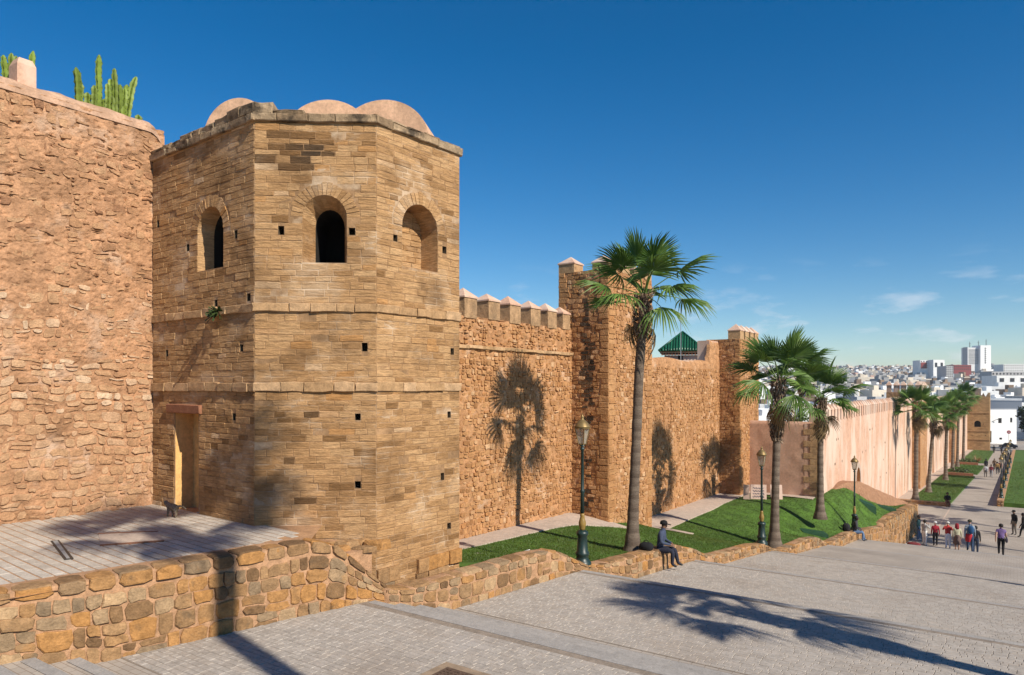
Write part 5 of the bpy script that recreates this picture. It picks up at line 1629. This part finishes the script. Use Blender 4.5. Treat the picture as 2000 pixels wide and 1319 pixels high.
# ------------------------------------------------------------------ people
SKIN = [plain('skin brown',(.2,.11,.07),rough=.6,var=.05), plain('skin light',(.42,.26,.19),rough=.6,var=.05)]
CL = {}
def cloth(col):
    if col not in CL: CL[col] = plain('cloth %d' % len(CL), col, rough=.9, var=.14, scale=18)
    return CL[col]
HAIR = plain('dark hair',(.014,.011,.01),rough=.6)
SHOE = plain('shoe',(.02,.02,.022),rough=.5)
def person(label, pos, face, top, leg, skin=0, pose='stand', H=1.7, hair=True, seed=0, hat=None, shoe=None, sleeves=True, skirt=None, wrap=None, bare_leg=False, group='people on the promenade', scarf=None):
    """face: heading in degrees, 0 looks along +y"""
    r = random.Random(seed)
    P, E_, Rd, Z = [], [], [], []
    def add(p, rad, par, zone):
        P.append(p); Rd.append(rad); Z.append(zone)
        if par is not None: E_.append((par, len(P)-1))
        return len(P)-1
    sit = pose == 'sit'
    hz = .50 if sit else .93
    lean = .10 if sit else .02
    pel = add((0,0,hz),(.155,.12),None,'leg' if not skirt else 'top')
    sp = add((0,lean*.4,hz+.2),(.14,.105),pel,'top'); chs = add((0,lean*.8,hz+.42),(.165,.115),sp,'top'); nb = add((0,lean,hz+.53),(.075,.07),chs,'top')
    nk = add((0,lean+.015,hz+.60),(.055,.055),nb,'skin')
    dip = -.02 if sit else 0
    hd = add((0,lean+.035,hz+.695+dip),(.078,.092),nk,'skin'); ht = add((0,lean+.03,hz+.79+dip),(.072,.085),hd,'hair')
    add((0,lean+.135,hz+.69+dip),(.014,.018),hd,'skin')
    walk = {'walk':.20,'stand':.03,'sit':0,'photo':.03}[pose]
    sw = r.choice((-1,1))
    for s_ in (-1,1):
        sh = add((s_*.185,lean*.8,hz+.47),(.07,.065),chs,'top')
        if sit:
            el = add((s_*.25,.10,hz+.22),(.05,.05),sh,'arm'); wr = add((s_*.10,.32,hz+.16),(.034,.034),el,'arm'); hn = add((s_*.05,.38,hz+.13),(.036,.022),wr,'skin'); fd = (-s_*.02,.05,-.04)
        elif pose == 'photo':
            el = add((s_*.27,.14,hz+.27),(.05,.05),sh,'arm'); wr = add((s_*.12,.3,hz+.5),(.034,.034),el,'arm'); hn = add((s_*.07,.33,hz+.56),(.036,.022),wr,'skin'); fd = (-s_*.02,.03,.04)
        else:
            sg = -sw*s_*walk
            el = add((s_*.235,sg*.5-.02,hz+.19),(.048,.048),sh,'arm'); wr = add((s_*.25,sg+.05,hz-.06),(.033,.033),el,'arm'); hn = add((s_*.245,sg+.08,hz-.14),(.024,.038),wr,'skin'); fd = (0,.02,-.07)
        for q in range(4):
            o_ = (q-1.5)*.02
            f1 = add((P[hn][0]+fd[0]*.6+(o_ if abs(fd[2]) < .05 else 0), P[hn][1]+fd[1]*.6+(o_ if abs(fd[2]) >= .05 else 0), P[hn][2]+fd[2]*.6),(.009,.009),hn,'skin')
            add((P[f1][0]+fd[0]*(.6+.1*(q%2)),P[f1][1]+fd[1]*.7+.004,P[f1][2]+fd[2]*(.55+.1*(q%2))),(.008,.008),f1,'skin')
        add((P[hn][0]-s_*.03,P[hn][1]+.035,P[hn][2]-.015),(.009,.009),hn,'skin')
        hp = add((s_*.095,0,hz-.04),(.095,.10),pel,'leg')
        lz = 'skin' if bare_leg else 'leg'
        if sit:
            kn = add((s_*.13,.42,hz-.01),(.066,.066),hp,'leg'); an = add((s_*.12,.46+.06*s_*sw,.09),(.042,.045),kn,lz); to = add((s_*.13,.60+.06*s_*sw,.04),(.04,.03),an,'shoe')
        else:
            fw = sw*s_*walk
            kn = add((s_*.10,fw*.55+.03,hz-.45),(.062,.064),hp,'leg'); an = add((s_*.10,fw*1.1-.02,.09),(.042,.046),kn,lz); to = add((s_*.115,fw*1.1+.13,.035),(.042,.03),an,'shoe')
    Rd = [(a*1.14,b*1.14) if z_ in ('top','arm','leg') else (a,b) for (a,b),z_ in zip(Rd,Z)]
    me = skin_mesh(P, E_, Rd, 1, pel)
    mats = [cloth(top), cloth(leg), SKIN[skin], HAIR, cloth(shoe) if shoe else SHOE]
    for m_ in mats: me.materials.append(m_)
    zi = {'top':0,'arm':0 if sleeves else 2,'leg':1,'skin':2,'hair':3 if hair else 2,'shoe':4}
    pts = [Vector(p) for p in P]
    segs = [(a,b) for a,b in E_]
    for f_ in me.polygons:
        c = f_.center; best, bd = 0, 9e9
        for a,b in segs:
            ab = pts[b]-pts[a]; t = max(0,min(1,(c-pts[a]).dot(ab)/max(ab.length_squared,1e-9)))
            d = (c-(pts[a]+ab*t)).length-((Rd[a][0]*(1-t)+Rd[b][0]*t))
            if d < bd: bd = d; best = zi[Z[b]] if t > .35 else zi[Z[a]]
        f_.material_index = best
    sc = H/(1.78 if not sit else 1.78)
    root = empty('person', pos, label, 'person', group)
    o = bpy.data.objects.new('body', me); C.objects.link(o); o.parent = root
    hx, hy, hzz = 0, lean+.03, hz+.75+dip
    def child(name, g_, mat, smooth=True):
        q = bpy.data.objects.new(name, mk(g_.v, g_.f, mat, tint=g_.t, smooth=smooth)); C.objects.link(q); q.parent = root
    if hair and not hat and not scarf:
        g_ = G(); g_.lathe([(.098,-.09),(.112,-.03),(.108,.03),(.085,.075),(.04,.1),(.005,.105)],12,(hx,hy-.022,hzz)); child('hair', g_, HAIR)
    if hat:
        g_ = G(); g_.lathe([(.112,-.01),(.112,.04),(.09,.085),(.04,.105),(.003,.108)],12,(hx,hy-.005,hzz)); g_.add([(hx-.08,hy+.09,hzz+.0),(hx+.08,hy+.09,hzz+.0),(hx+.06,hy+.21,hzz-.02),(hx-.06,hy+.21,hzz-.02)],[(0,1,2,3)]); child('hat', g_, cloth(hat))
    if scarf:
        g_ = G(); g_.lathe([(.13,-.26),(.125,-.14),(.118,-.04),(.112,.04),(.09,.085),(.04,.11),(.003,.112)],12,(hx,hy-.02,hzz)); child('headscarf', g_, cloth(scarf))
    if skirt:
        g_ = G(); g_.lathe([(.15,hz+.12),(.18,hz-.05),(.22,hz-.25),(.25,hz-.48),(.235,hz-.5)],14,(0,0,0),cap=False,wob=lambda i,j: .06*math.sin(i*2.2)*j/4); child('skirt', g_, cloth(skirt))
    if wrap:
        g_ = G(); g_.lathe([(.165,hz+.08),(.185,hz-.02),(.16,hz-.2),(.12,hz-.36)],12,(-.07,-.03,0),cap=False,wob=lambda i,j: .12*math.sin(i*1.9+j)); child('jacket_at_waist', g_, cloth(wrap))
    root.scale = (sc,sc,sc); root.rotation_euler = (0,0,R(face))
    return root
def bag(name, label, cat_, pos, dims, col, group=None, rot=0.):
    b_ = empty(name, pos, label, cat_, group)
    g_ = G(); n=10
    v, f = [], []
    for j in range(7):
        t = j/6; k_ = (1-abs(2*t-1)**3)**.4 if 0 < j < 6 else .55
        for i in range(n):
            a = 2*math.pi*i/n; ex = .7
            ca, sa = math.cos(a), math.sin(a)
            v.append((pos[0]+dims[0]/2*k_*math.copysign(abs(ca)**ex,ca), pos[1]+dims[1]/2*k_*math.copysign(abs(sa)**ex,sa), pos[2]+dims[2]*t))
    for j in range(6):
        for i in range(n): k_=(i+1)%n; f.append((j*n+i,j*n+k_,(j+1)*n+k_,(j+1)*n+i))
    f += [tuple(range(n-1,-1,-1)), tuple(6*n+i for i in range(n))]
    g_.add(v,f); g_.obj('body', cloth(col), b_, smooth=True)
    g_ = G(); g_.tube([(pos[0]-dims[0]*.2,pos[1],pos[2]+dims[2]*.95),(pos[0]-dims[0]*.1,pos[1],pos[2]+dims[2]*1.25),(pos[0]+dims[0]*.1,pos[1],pos[2]+dims[2]*1.25),(pos[0]+dims[0]*.2,pos[1],pos[2]+dims[2]*.95)], .012, 5); g_.obj('strap', cloth(col), b_)
    return b_
pz = prom_z
w1 = 19.9
person('man in dark denim jacket and black cap sitting on the lawn wall near the camera', (wall_x(w1)-.12,w1-.15,interp(TOPS,w1)-.47), -80, (.05,.065,.11),(.022,.024,.04), 0, 'sit', 1.78, hat=(.008,.008,.009), seed=1)
bag('shoulder_bag','black bag on the lawn wall beside the man in the cap','bag',(wall_x(w1)-.28,w1-.72,interp(TOPS,w1-.7)-.0),(.42,.3,.24),(.012,.012,.014))
w2 = 41.7
person('man in grey hooded jacket and blue jeans sitting at the far lawn wall', (wall_x(w2)-.12,w2,interp(TOPS,w2)-.47), -75, (.05,.05,.055),(.10,.16,.27), 0, 'sit', 1.75, seed=2)
bag('back_pack','dark rucksack behind the man in the grey hooded jacket','rucksack',(wall_x(w2)-.45,w2-.3,interp(TOPS,w2)),(.4,.3,.45),(.02,.02,.022))
person('man in dark teal shirt and blue jeans standing against the high corner wall', (-5.3,55.6,pz(55.6)), -100, (.015,.05,.06),(.13,.2,.32), 0, 'stand', 1.72, seed=3, shoe=(.6,.6,.6))
person('woman in pale grey top and white trousers at the left of the standing group', (-4.8,54.0,pz(54.0)), -30, (.36,.35,.34),(.72,.72,.7), 1, 'photo', 1.68, seed=4, shoe=(.6,.6,.6))
person('person in white cap and red jacket in the standing group', (-4.2,54.2,pz(54.2)), 15, (.30,.02,.035),(.02,.018,.02), 1, 'stand', 1.6, seed=5, hat=(.75,.75,.73))
person('person in red top and pale blue trousers with a white knitted hat, raising a camera', (-3.47,53.7,pz(53.7)), 10, (.36,.03,.03),(.55,.63,.78), 1, 'photo', 1.74, seed=6, hat=(.5,.5,.48), shoe=(.6,.6,.6))
person('woman in red headscarf, cream cardigan and patterned skirt', (-2.95,53.5,pz(53.5)), 20, (.42,.4,.28),(.2,.13,.09), 1, 'stand', 1.7, seed=7, scarf=(.24,.02,.03), skirt=(.13,.085,.075), bare_leg=True)
person('man in blue jeans and broad hat with a red jacket round his waist', (-2.02,47.65,pz(47.65)), 5, (.25,.30,.36),(.03,.055,.11), 1, 'walk', 1.8, seed=8, hat=(.05,.05,.03), wrap=(.36,.02,.03))
bag('back_pack','blue rucksack on the back of the man in the broad hat','rucksack',(-1.97,47.44,pz(47.65)+1.05),(.30,.2,.44),(.02,.075,.18))
person('person in black jacket and jeans half hidden behind the man with the blue rucksack', (-1.95,53.0,pz(53.0)), 0, (.015,.015,.02),(.03,.04,.07), 0, 'stand', 1.75, seed=9)
person('woman in purple top and black trousers walking down the steps', (-.58,47.62,pz(47.62)), 0, (.17,.11,.26),(.012,.011,.013), 1, 'walk', 1.74, seed=10, sleeves=False)
bag('shoulder_bag','dark bag hanging beside the woman in purple','bag',(-.33,47.55,pz(47.62)+.74),(.14,.22,.26),(.05,.045,.06))
person('man in black jacket, black cap and grey trousers at the right edge', (.03,61.9,pz(61.9)), 130, (.012,.012,.014),(.17,.15,.13), 0, 'stand', 1.76, seed=11, hat=(.01,.01,.01))
person('person in dark clothes walking at the very right edge', (.55,61.0,pz(61.0)), 100, (.012,.012,.014),(.02,.02,.02), 0, 'walk', 1.74, seed=12)
person('man in black top and brown trousers sitting on the kerb of the lower lawn', (-4.85,74.35,pz(74.1)-.06), 190, (.012,.014,.018),(.13,.065,.05), 0, 'sit', 1.75, seed=13)
bag('floor_bundle','dark red bundle on the ground at the foot of the corner wall','bundle',(-5.35,53.4,pz(53.4)),(.8,.45,.22),(.16,.03,.035))
far = [(-3.05,113,'pale shirt',(.5,.5,.52),(.13,.12,.11)),(-2.45,113.5,'dark red shirt',(.16,.03,.04),(.25,.25,.27)),(-3.4,128,'black jacket',(.015,.015,.018),(.03,.03,.035)),(-2.4,130,'brown coat',(.16,.1,.06),(.05,.04,.03)),
       (-1.9,121,'ochre top',(.36,.22,.08),(.05,.05,.06)),(-1.6,124,'maroon top',(.2,.04,.05),(.03,.03,.03)),(-3.6,190,'black coat',(.015,.015,.018),(.02,.02,.02)),(-2.2,188,'navy coat',(.02,.025,.05),(.02,.02,.02)),
       (-1.5,166,'cream top',(.5,.42,.3),(.2,.15,.1)),(-1.2,158,'tan jacket',(.3,.2,.1),(.06,.05,.05)),(-1.7,152,'grey-green coat',(.12,.13,.09),(.05,.05,.05)),(-.9,172,'white shirt',(.6,.6,.58),(.05,.05,.08))]
for i, (x,y,nm,tc_,lc) in enumerate(far):
    person('distant walker in %s on the lower path%s' % (nm, ', near the end tower' if y > 180 else ''), (x,y,pz(y)), (0,180,10,170)[i%4], tc_, lc, i%2, 'walk', 1.72, seed=30+i, group='distant walkers')

# ------------------------------------------------------------------ far end of the path: house, car, sign
wh = empty('white_house', (-2.6,258,-16.6), 'white two-storey house closing the far end of the path', 'house')
mq, L = plane_map((-5.85,255.2),(.65,260.6)); gm, gd = G(), G()
wins = [[(2.65,-10.9),(3.75,-10.9),(3.75,-9.4),(2.65,-9.4)],[(6.4,-10.7),(7.1,-10.7),(7.1,-9.3),(6.4,-9.3)],[(3.0,-15.8),(3.9,-15.8),(3.9,-15.2),(3.0,-15.2)],[(.05,-16.6),(.55,-16.6),(.55,-13.2),(.05,-13.2)]]
holed_face(mq, L, -17.5, -6.9, wins, gm)
for i, w in enumerate(wins):
    reveal(mq, w, w, 0, -.25, gm)
    g_ = G(); g_.add([mq(a,b,-.2) for a,b in w],[(0,1,2,3)]); o_ = g_.obj('door' if i == 3 else 'window', M['dark'], wh)
    if i < 2:
        g_ = G()
        for t in (.33,.66):
            a = w[0][0]+(w[1][0]-w[0][0])*t; g_.add([mq(a-.03,w[0][1],-.15),mq(a+.03,w[0][1],-.15),mq(a+.03,w[2][1],-.15),mq(a-.03,w[2][1],-.15)],[(0,1,2,3)])
        g_.obj('bars', M['metal'], o_)
m_, l_ = plane_map((.65,260.6),(-4,268)); holed_face(m_, l_, -17.5, -6.9, [], gm)
gm.obj('wall', M['white'], wh)
g_ = G(); g_.prism([(-5.8,255.3),(.6,260.6),(-4,268),(-10,263)],-7.4,-7.2); g_.obj('roof', M['white'], wh)
g_ = G(); g_.prism([(-5.85,255.2),(.65,260.6),(.45,260.85),(-6.05,255.45)],-6.898,-6.6); g_.obj('parapet', plain('grey parapet',(.3,.32,.36)), wh)
g_ = G(); g_.tube([mq(.6,-10.5,.05),mq(1.6,-9.7,.8)], .06, 5); g_.tube([mq(1.6,-9.7,.8),mq(2.1,-9.9,.9)], .12, 5); g_.obj('wall_lamp', M['metal'], wh)
gh = empty('grey_house', (-2.8,270,-10), 'blue-grey flat roofed building just behind the white house', 'house')
g_ = G(); g_.box(-8,2.0,272,284,-14,-3.9); g_.obj('wall', plain('blue grey render',(.3,.33,.38)), gh); g_ = G(); g_.box(-8.1,2.1,271.9,272.2,-4.4,-3.7); g_.obj('parapet', M['white'], gh)
sg = empty('round_sign', (-1.2,252,-16.5), 'round red traffic sign on a pole before the white house', 'sign')
g_ = G(); g_.tube([(-1.2,252,-16.8),(-1.2,252,-13.2)], .05, 6); g_.obj('pole', M['metal'], sg)
g_ = G(); v=[(-1.2+.5*math.cos(2*math.pi*i/18),251.9,-13.2+.5*math.sin(2*math.pi*i/18)) for i in range(18)]; g_.add(v+[(a,b+.06,c) for a,b,c in v],[tuple(range(18)),tuple(range(35,17,-1))]+[(i,18+i,18+(i+1)%18,(i+1)%18) for i in range(18)]); g_.obj('disc', plain('sign red',(.5,.02,.03)), sg)
g_ = G(); g_.box(-1.5,-.9,251.86,251.89,-13.28,-13.12); g_.obj('bar', M['white'], sg)
car = empty('parked_car', (-1.2,222,pz(222)), 'dark blue car parked across the far end of the path', 'car')
z = pz(222)
prof_c = [(-2.0,.35),(-1.95,.75),(-1.2,.88),(-.75,1.38),(.75,1.42),(1.35,.95),(1.95,.85),(2.05,.4)]
g_ = G(); n = len(prof_c)
v = [(-1.2+a,221.2,z+b) for a,b in prof_c]+[(-1.2+a,222.8,z+b) for a,b in prof_c]
g_.add(v,[tuple(range(n-1,-1,-1)),tuple(range(n,2*n))]+[(i,i+1,n+i+1,n+i) for i in range(n-1)]+[(n-1,0,n,2*n-1)]); g_.obj('body', plain('car paint',(.015,.017,.03),rough=.3,spec=.6), car)
g_ = G(); g_.add([(-1.2+a,221.18,z+b) for a,b in ((-1.05,.93),(-.68,1.30),(.68,1.33),(1.15,.96))],[(0,3,2,1)]); g_.obj('window', plain('car glass',(.03,.035,.04),rough=.1), car)
for wx in (-1.25,1.3):
    for wy in (221.2,222.8):
        g_ = G(); v=[(-1.2+wx+.33*math.cos(2*math.pi*i/14),wy-.1,z+.33+.33*math.sin(2*math.pi*i/14)) for i in range(14)]; g_.add(v+[(a,b+.2,c) for a,b,c in v],[tuple(range(14)),tuple(range(27,13,-1))]+[(i,14+i,14+(i+1)%14,(i+1)%14) for i in range(14)]); g_.obj('wheel', M['metal'], car)
ag = empty('agave_plant', (-5.2,145,pz(145)), 'orange-brown spiky plant in the bed between the far lawns', 'plant')
g_ = G(); rr_ = random.Random(12)
for i in range(34):
    a = rr_.uniform(0,6.28); L_ = rr_.uniform(1.0,1.9); e_ = rr_.uniform(.5,1.3); d = Vector((math.cos(a)*math.cos(e_),math.sin(a)*math.cos(e_),math.sin(e_))); s = d.cross(Vector((0,0,1))).normalized()*.09; p = Vector((-5.2,145,pz(145)+.1))
    g_.add([tuple(p-s),tuple(p+s),tuple(p+d*L_)],[(0,1,2)], rr_.random())
g_.obj('leaves', mat_leaf('russet leaves',(.2,.09,.03),(.3,.16,.06),.1), ag, kind='stuff')
for (lab,x,y) in (('low bare hedge bed between the first two lawn strips',-6.0,114.5),('low brick planter edge before the last lawn strip',-6.4,141.5)):
    hb = empty('planting_bed', (x,y,pz(y)), lab, 'planter')
    g_ = G(); g_.box(x-1.8,x+1.6,y-1.6,y-1.2,pz(y)-.3,pz(y)+.45); g_.obj('edge', M['lintel'], hb)
    g_ = G(); leaf_cloud(g_,(x,y+.6,pz(y)+.4),(1.7,1.6,.5),260,.22,rr_); g_.obj('plants', M['bush'], hb, kind='stuff')

# ------------------------------------------------------------------ the town
M['pale'] = plain('cream render',(.62,.55,.45),rough=.85,var=.1,scale=.5,obj_rand=.15)
M['grey_r'] = plain('grey render',(.36,.36,.36),rough=.85,var=.12,scale=.5,obj_rand=.2)
M['rose'] = plain('rose render',(.5,.31,.25),rough=.85,var=.1,scale=.5,obj_rand=.2)
M['brown'] = plain('brown render',(.24,.17,.12),rough=.85,var=.15,scale=.5,obj_rand=.2)
M['shade'] = plain('town window',(.035,.035,.04),rough=.4)
def house_geo(seed, windows=True):
    """a flat-roofed block about 10 wide with parapet, roof hut and window openings; front is -y"""
    r = random.Random(seed); g_ = G()
    w, d, h = r.uniform(7,13), r.uniform(7,11), r.uniform(6.5,10.5)
    g_.box(-w/2,w/2,0,d,-14,h)
    for (a,b,c,e_) in ((-w/2,w/2,0,.3),(-w/2,w/2,d-.3,d),(-w/2,-w/2+.3,.3,d-.3),(w/2-.3,w/2,.3,d-.3)): g_.box(a,b,c,e_,h-.005,h+.8)
    if r.random() < .8:
        hx, hw = r.uniform(-w/3,w/4), r.uniform(2,4.5); hh = r.uniform(1.8,3.2); g_.box(hx,hx+hw,d*.3,d*.7,h-.004,h+hh)
    if r.random() < .5: g_.box(w/4,w/4+1.2,d*.5,d*.5+1.2,h-.003,h+1.3)
    if r.random() < .5: g_.box(-w/2,-w/2+w*r.uniform(.35,.6),-2.2,.01,-14,h*r.uniform(.45,.8))
    wl_ = []
    for fl_ in range(int(h//3)):
        k_ = r.randint(1,4)
        for i in range(k_):
            if r.random() < .25: continue
            x = -w/2+w*(i+.5)/k_+r.uniform(-.4,.4); ww = r.uniform(.45,.75); z0 = h-2.6-fl_*3.1; wl_.append((x-ww,x+ww,z0,z0+r.uniform(1.1,1.6)))
    if windows:
        for (a,b,c,e_) in wl_:
            g_.box(a,b,-.035,.02,c,e_,m=1)
            if r.random() < .3: g_.box(a-.2,b+.2,-.6,.01,c-.25,c-.1)
        for i in range(2):
            y = d*(.3+.4*i); g_.box(w/2-.02,w/2+.035,y-.5,y+.5,h-2.6,h-1.2,m=1)
    return g_, wl_
NV = 16
HM = []
wmat = ['white','white','white','white','pale','white','white','grey_r','white','rose','white','pale','white','brown','white','grey_r']
for i in range(NV):
    g_, _ = house_geo(500+i); HM.append(mk(g_.v, g_.f, [M[wmat[i]],M['shade']], midx=g_.m, name='house'))
roof_line = [(225,-8.5),(260,-7.5),(350,-4.5),(480,-1.0),(650,4.0),(850,11.5),(1050,20),(1350,33),(1700,46)]
r = random.Random(99)
spots = []
d = 235.0
while d < 1750:
    px = 1380+r.uniform(0,20)
    while px < 2140:
        dd = d*r.uniform(.97,1.03)
        a = (px-1000)/1400
        x, y = dd*(-math.sin(YAW)+a*math.cos(YAW)), dd*(math.cos(YAW)+a*math.sin(YAW))
        spots.append((dd, x, y, interp(roof_line, dd)))
        px += r.uniform(8.5,15)*1400/dd*(1.0 if dd < 500 else .9)
    d *= 1.052 if d > 350 else 1.075
def clear_of_scene(x, y):
    return not (-12 < x < 10 and y < 300) and not (x < -9 and y < 205)
spots = [s_ for s_ in spots if clear_of_scene(s_[1], s_[2])]
spots.sort()
def in_view(s_):
    p = proj((s_[1],s_[2],s_[3])); return p and 1455 < p[0] < 2010
near = [s_ for s_ in spots if in_view(s_)][:290]
nearset = set(near)
cnt = 0
SPLIT = 26
rest_v = {}
label_of = {'white':'white flat-roofed house in the dense town beyond the ramparts','pale':'cream flat-roofed house among the white houses of the town','grey_r':'grey flat-roofed house among the white houses of the town','rose':'rose-coloured flat-roofed house in the town','brown':'brown flat-roofed house in the town'}
gr_ = {m_: G() for m_ in ('white','pale','grey_r','rose','brown')}
for s_ in spots:
    dd, x, y, rz = s_
    hscale = r.uniform(.85,1.2)*(1 if dd < 600 else r.uniform(.8,1.5))
    rot_ = YAW + R(r.choice((0,0,8,-10,20,-25,90,35)))
    k_ = r.randrange(NV)
    if dd > 480 and r.random() < .45: k_ = r.choice((7,9,13,15,4,13))
    zb = rz-9*hscale+r.uniform(-1.5,2.0)
    if s_ in nearset:
        if cnt < SPLIT:
            g_, wl_ = house_geo(500+k_, False)
            o = bpy.data.objects.new('town_house', mk(g_.v, g_.f, [M[wmat[k_]]], name='house')); C.objects.link(o)
            for (a,b,c,e_) in wl_:
                g2 = G(); g2.box(a,b,-.035,.02,c,e_); q = bpy.data.objects.new('window', mk(g2.v,g2.f,M['shade'],name='window')); C.objects.link(q); q.parent = o
        else:
            o = bpy.data.objects.new('town_house', HM[k_]); C.objects.link(o)
        o.location = (x,y,zb); o.rotation_euler = (0,0,rot_); o.scale = (hscale,)*3
        far_ = 'nearest rows' if dd < 330 else 'middle rows' if dd < 520 else 'upper rows'
        px_ = proj((x,y,rz))[0]
        where = 'beside the slim bastion' if px_ < 1560 else 'behind the near palm crowns' if px_ < 1640 else 'above the near half of the pink rampart' if px_ < 1725 else 'above the crowned bastion' if px_ < 1820 else 'above the row of far palms' if px_ < 1888 else 'above the end tower' if px_ < 1938 else 'above the white end house'
        cn_ = {'grey_r':'grey','pale':'cream'}.get(wmat[k_], wmat[k_])
        ht_ = 'tall' if hscale > 1.12 else 'small' if hscale < .92 else 'flat-roofed'
        tag(o, '%s %s town house in the %s, %s' % (ht_, cn_, far_, where), 'house', '%s houses, %s' % (cn_, far_))
        cnt += 1
    else:
        g_, _ = house_geo(500+k_, True)
        ca, sa = math.cos(rot_)*hscale, math.sin(rot_)*hscale
        key = wmat[k_]
        gr_[key].add([(x+vx*ca-vy*sa, y+vx*sa+vy*ca, zb+vz*hscale) for vx,vy,vz in g_.v], g_.f)
        n_ = len(g_.f); gr_[key].m[-n_:] = g_.m
allv = G()
for i, key in enumerate(('white','pale','grey_r','rose','brown')):
    g_ = gr_[key]; n0 = len(allv.m); allv.add(g_.v, g_.f); allv.m[n0:] = [5 if q else i for q in g_.m]
o = allv.obj('distant_houses', [M['white'],M['pale'],M['grey_r'],M['rose'],M['brown'],M['shade']])
tag(o, 'far mass of small houses rising to the skyline of the town', 'houses', kind='stuff')
def uv(px, d): a=(px-1000)/1400; return d*(-math.sin(YAW)+a*math.cos(YAW)), d*(math.cos(YAW)+a*math.sin(YAW))
def slab(parent, name, px0, px1, z0, z1, d, depth, mat):
    (x0,y0),(x1,y1) = uv(px0,d),uv(px1,d); f_ = (-math.sin(YAW)*depth, math.cos(YAW)*depth)
    g_ = G(); g_.prism([(x0,y0),(x1,y1),(x1+f_[0],y1+f_[1]),(x0+f_[0],y0+f_[1])], z0, z1); return g_.obj(name, mat, parent)
Zp = lambda y, d: (755-y)/1400*d
D0 = 1000
x_, y_ = uv(1912,D0)
ho = empty('tower_block', (x_,y_,10), 'tall white tower block with antennas standing over the town skyline', 'building')
slab(ho,'window_wing',1890,1916,0,Zp(679,D0),D0+2,14,M['white']); slab(ho,'stair_wing',1915,1935.5,0,Zp(675,D0),D0-3,18,M['white'])
for i in range(13):
    yy0 = 682+i*2.3; slab(ho,'window_strip',1892.5,1914,Zp(yy0+1.5,D0),Zp(yy0,D0),D0+1.7,.25,M['grey_r'])
for i in range(8):
    yy0 = 680+i*4.0; slab(ho,'window',1923.5,1926,Zp(yy0+2.2,D0),Zp(yy0,D0),D0-3.3,.25,M['shade'])
slab(ho,'side_strip',1889,1890.5,0,Zp(678,D0),D0+3,10,M['grey_r'])
for p_, t_ in ((1894,667),(1911,665),(1926,662)):
    x_, y_ = uv(p_,D0+5); g_ = G(); g_.tube([(x_,y_,Zp(678,D0)),(x_,y_,Zp(t_,D0))],[.5,.22],5); g_.tube([(x_-1.2,y_,Zp(t_+4,D0)),(x_+1.2,y_,Zp(t_+4,D0))],.2,4); g_.obj('antenna', M['metal'], ho)
def block(label, px0, px1, ytop, ybot, d, mat, rows, cols, red=None):
    x_, y_ = uv((px0+px1)/2,d); b_ = empty('apartment_block', (x_,y_,Zp(ybot,d)), label, 'building', 'larger blocks on the skyline')
    slab(b_,'wall',px0,px1,Zp(ybot,d)-20,Zp(ytop,d),d,14,mat)
    for i in range(rows):
        for j in range(cols):
            a = px0+(px1-px0)*(j+.3)/cols; b2_ = px0+(px1-px0)*(j+.7)/cols; t_ = ytop+(ybot-ytop)*(i+.3)/rows; q_ = ytop+(ybot-ytop)*(i+.75)/rows
            slab(b_,'window',a,b2_,Zp(q_,d),Zp(t_,d),d-.2,.25,M['shade'])
    if red: slab(b_,'red_wall',red[0],red[1],Zp(ybot,d),Zp(red[2],d),d-.6,.5,plain('dark red render',(.22,.035,.03)))
    return b_
block('white apartment block with a dark red end wall on the skyline', 1797,1823,704,720,760,M['white'],4,5,(1799,1810,708))
block('broad white apartment block with a plain gable on the skyline', 1823,1845,703,722,750,M['white'],1,2)
block('long dark red building below the tower block', 1863,1897,713,724,800,plain('brick red render',(.24,.05,.045)),2,9)
block('long pale building with rows of windows right of the tower block', 1960,2012,712,726,700,M['white'],3,12)
block('grey arcaded building on the right of the town', 1937,2012,726,742,560,M['grey_r'],2,11)
block('white block with a tall blank wall above the end tower', 1947,2008,734,750,430,M['white'],1,3)
block('tall grey apartment block left of the tower block', 1848,1862,715,742,640,M['grey_r'],6,4)
for i, (px_, d_, h_) in enumerate(((1996,640,13),(1988,760,10),(1870,900,9),(1846,880,9),(1780,900,8))):
    x_, y_ = uv(px_, d_); zf = terrain_z(x_,y_)+interp(roof_line,d_)*0
    tree(['dark tree on the skyline at the right edge','smaller dark tree beside the one at the right edge','dark tree on the skyline left of the tower block','dark tree between the skyline blocks','dark tree on the left part of the skyline'][i], x_, y_, interp(roof_line,d_)-7, h_+4, h_*.4, 500, h_*.09, seed=60+i, group='trees in the town')

# ------------------------------------------------------------------ air
g_ = G(); g_.box(-3600,3600,-400,4200,-24,82)
hz_m = bpy.data.materials.new('thin haze'); hz_m.use_nodes = True
hn, hl = hz_m.node_tree.nodes, hz_m.node_tree.links
hn.remove(hn['Principled BSDF'])
pv_ = hn.new('ShaderNodeVolumePrincipled')
pv_.inputs['Color'].default_value = (.78,.86,.95,1)
pv_.inputs['Density'].default_value = .00016
hl.new(pv_.outputs[0], hn['Material Output'].inputs['Volume'])
hz = g_.obj('haze', hz_m); tag(hz, kind='stuff')
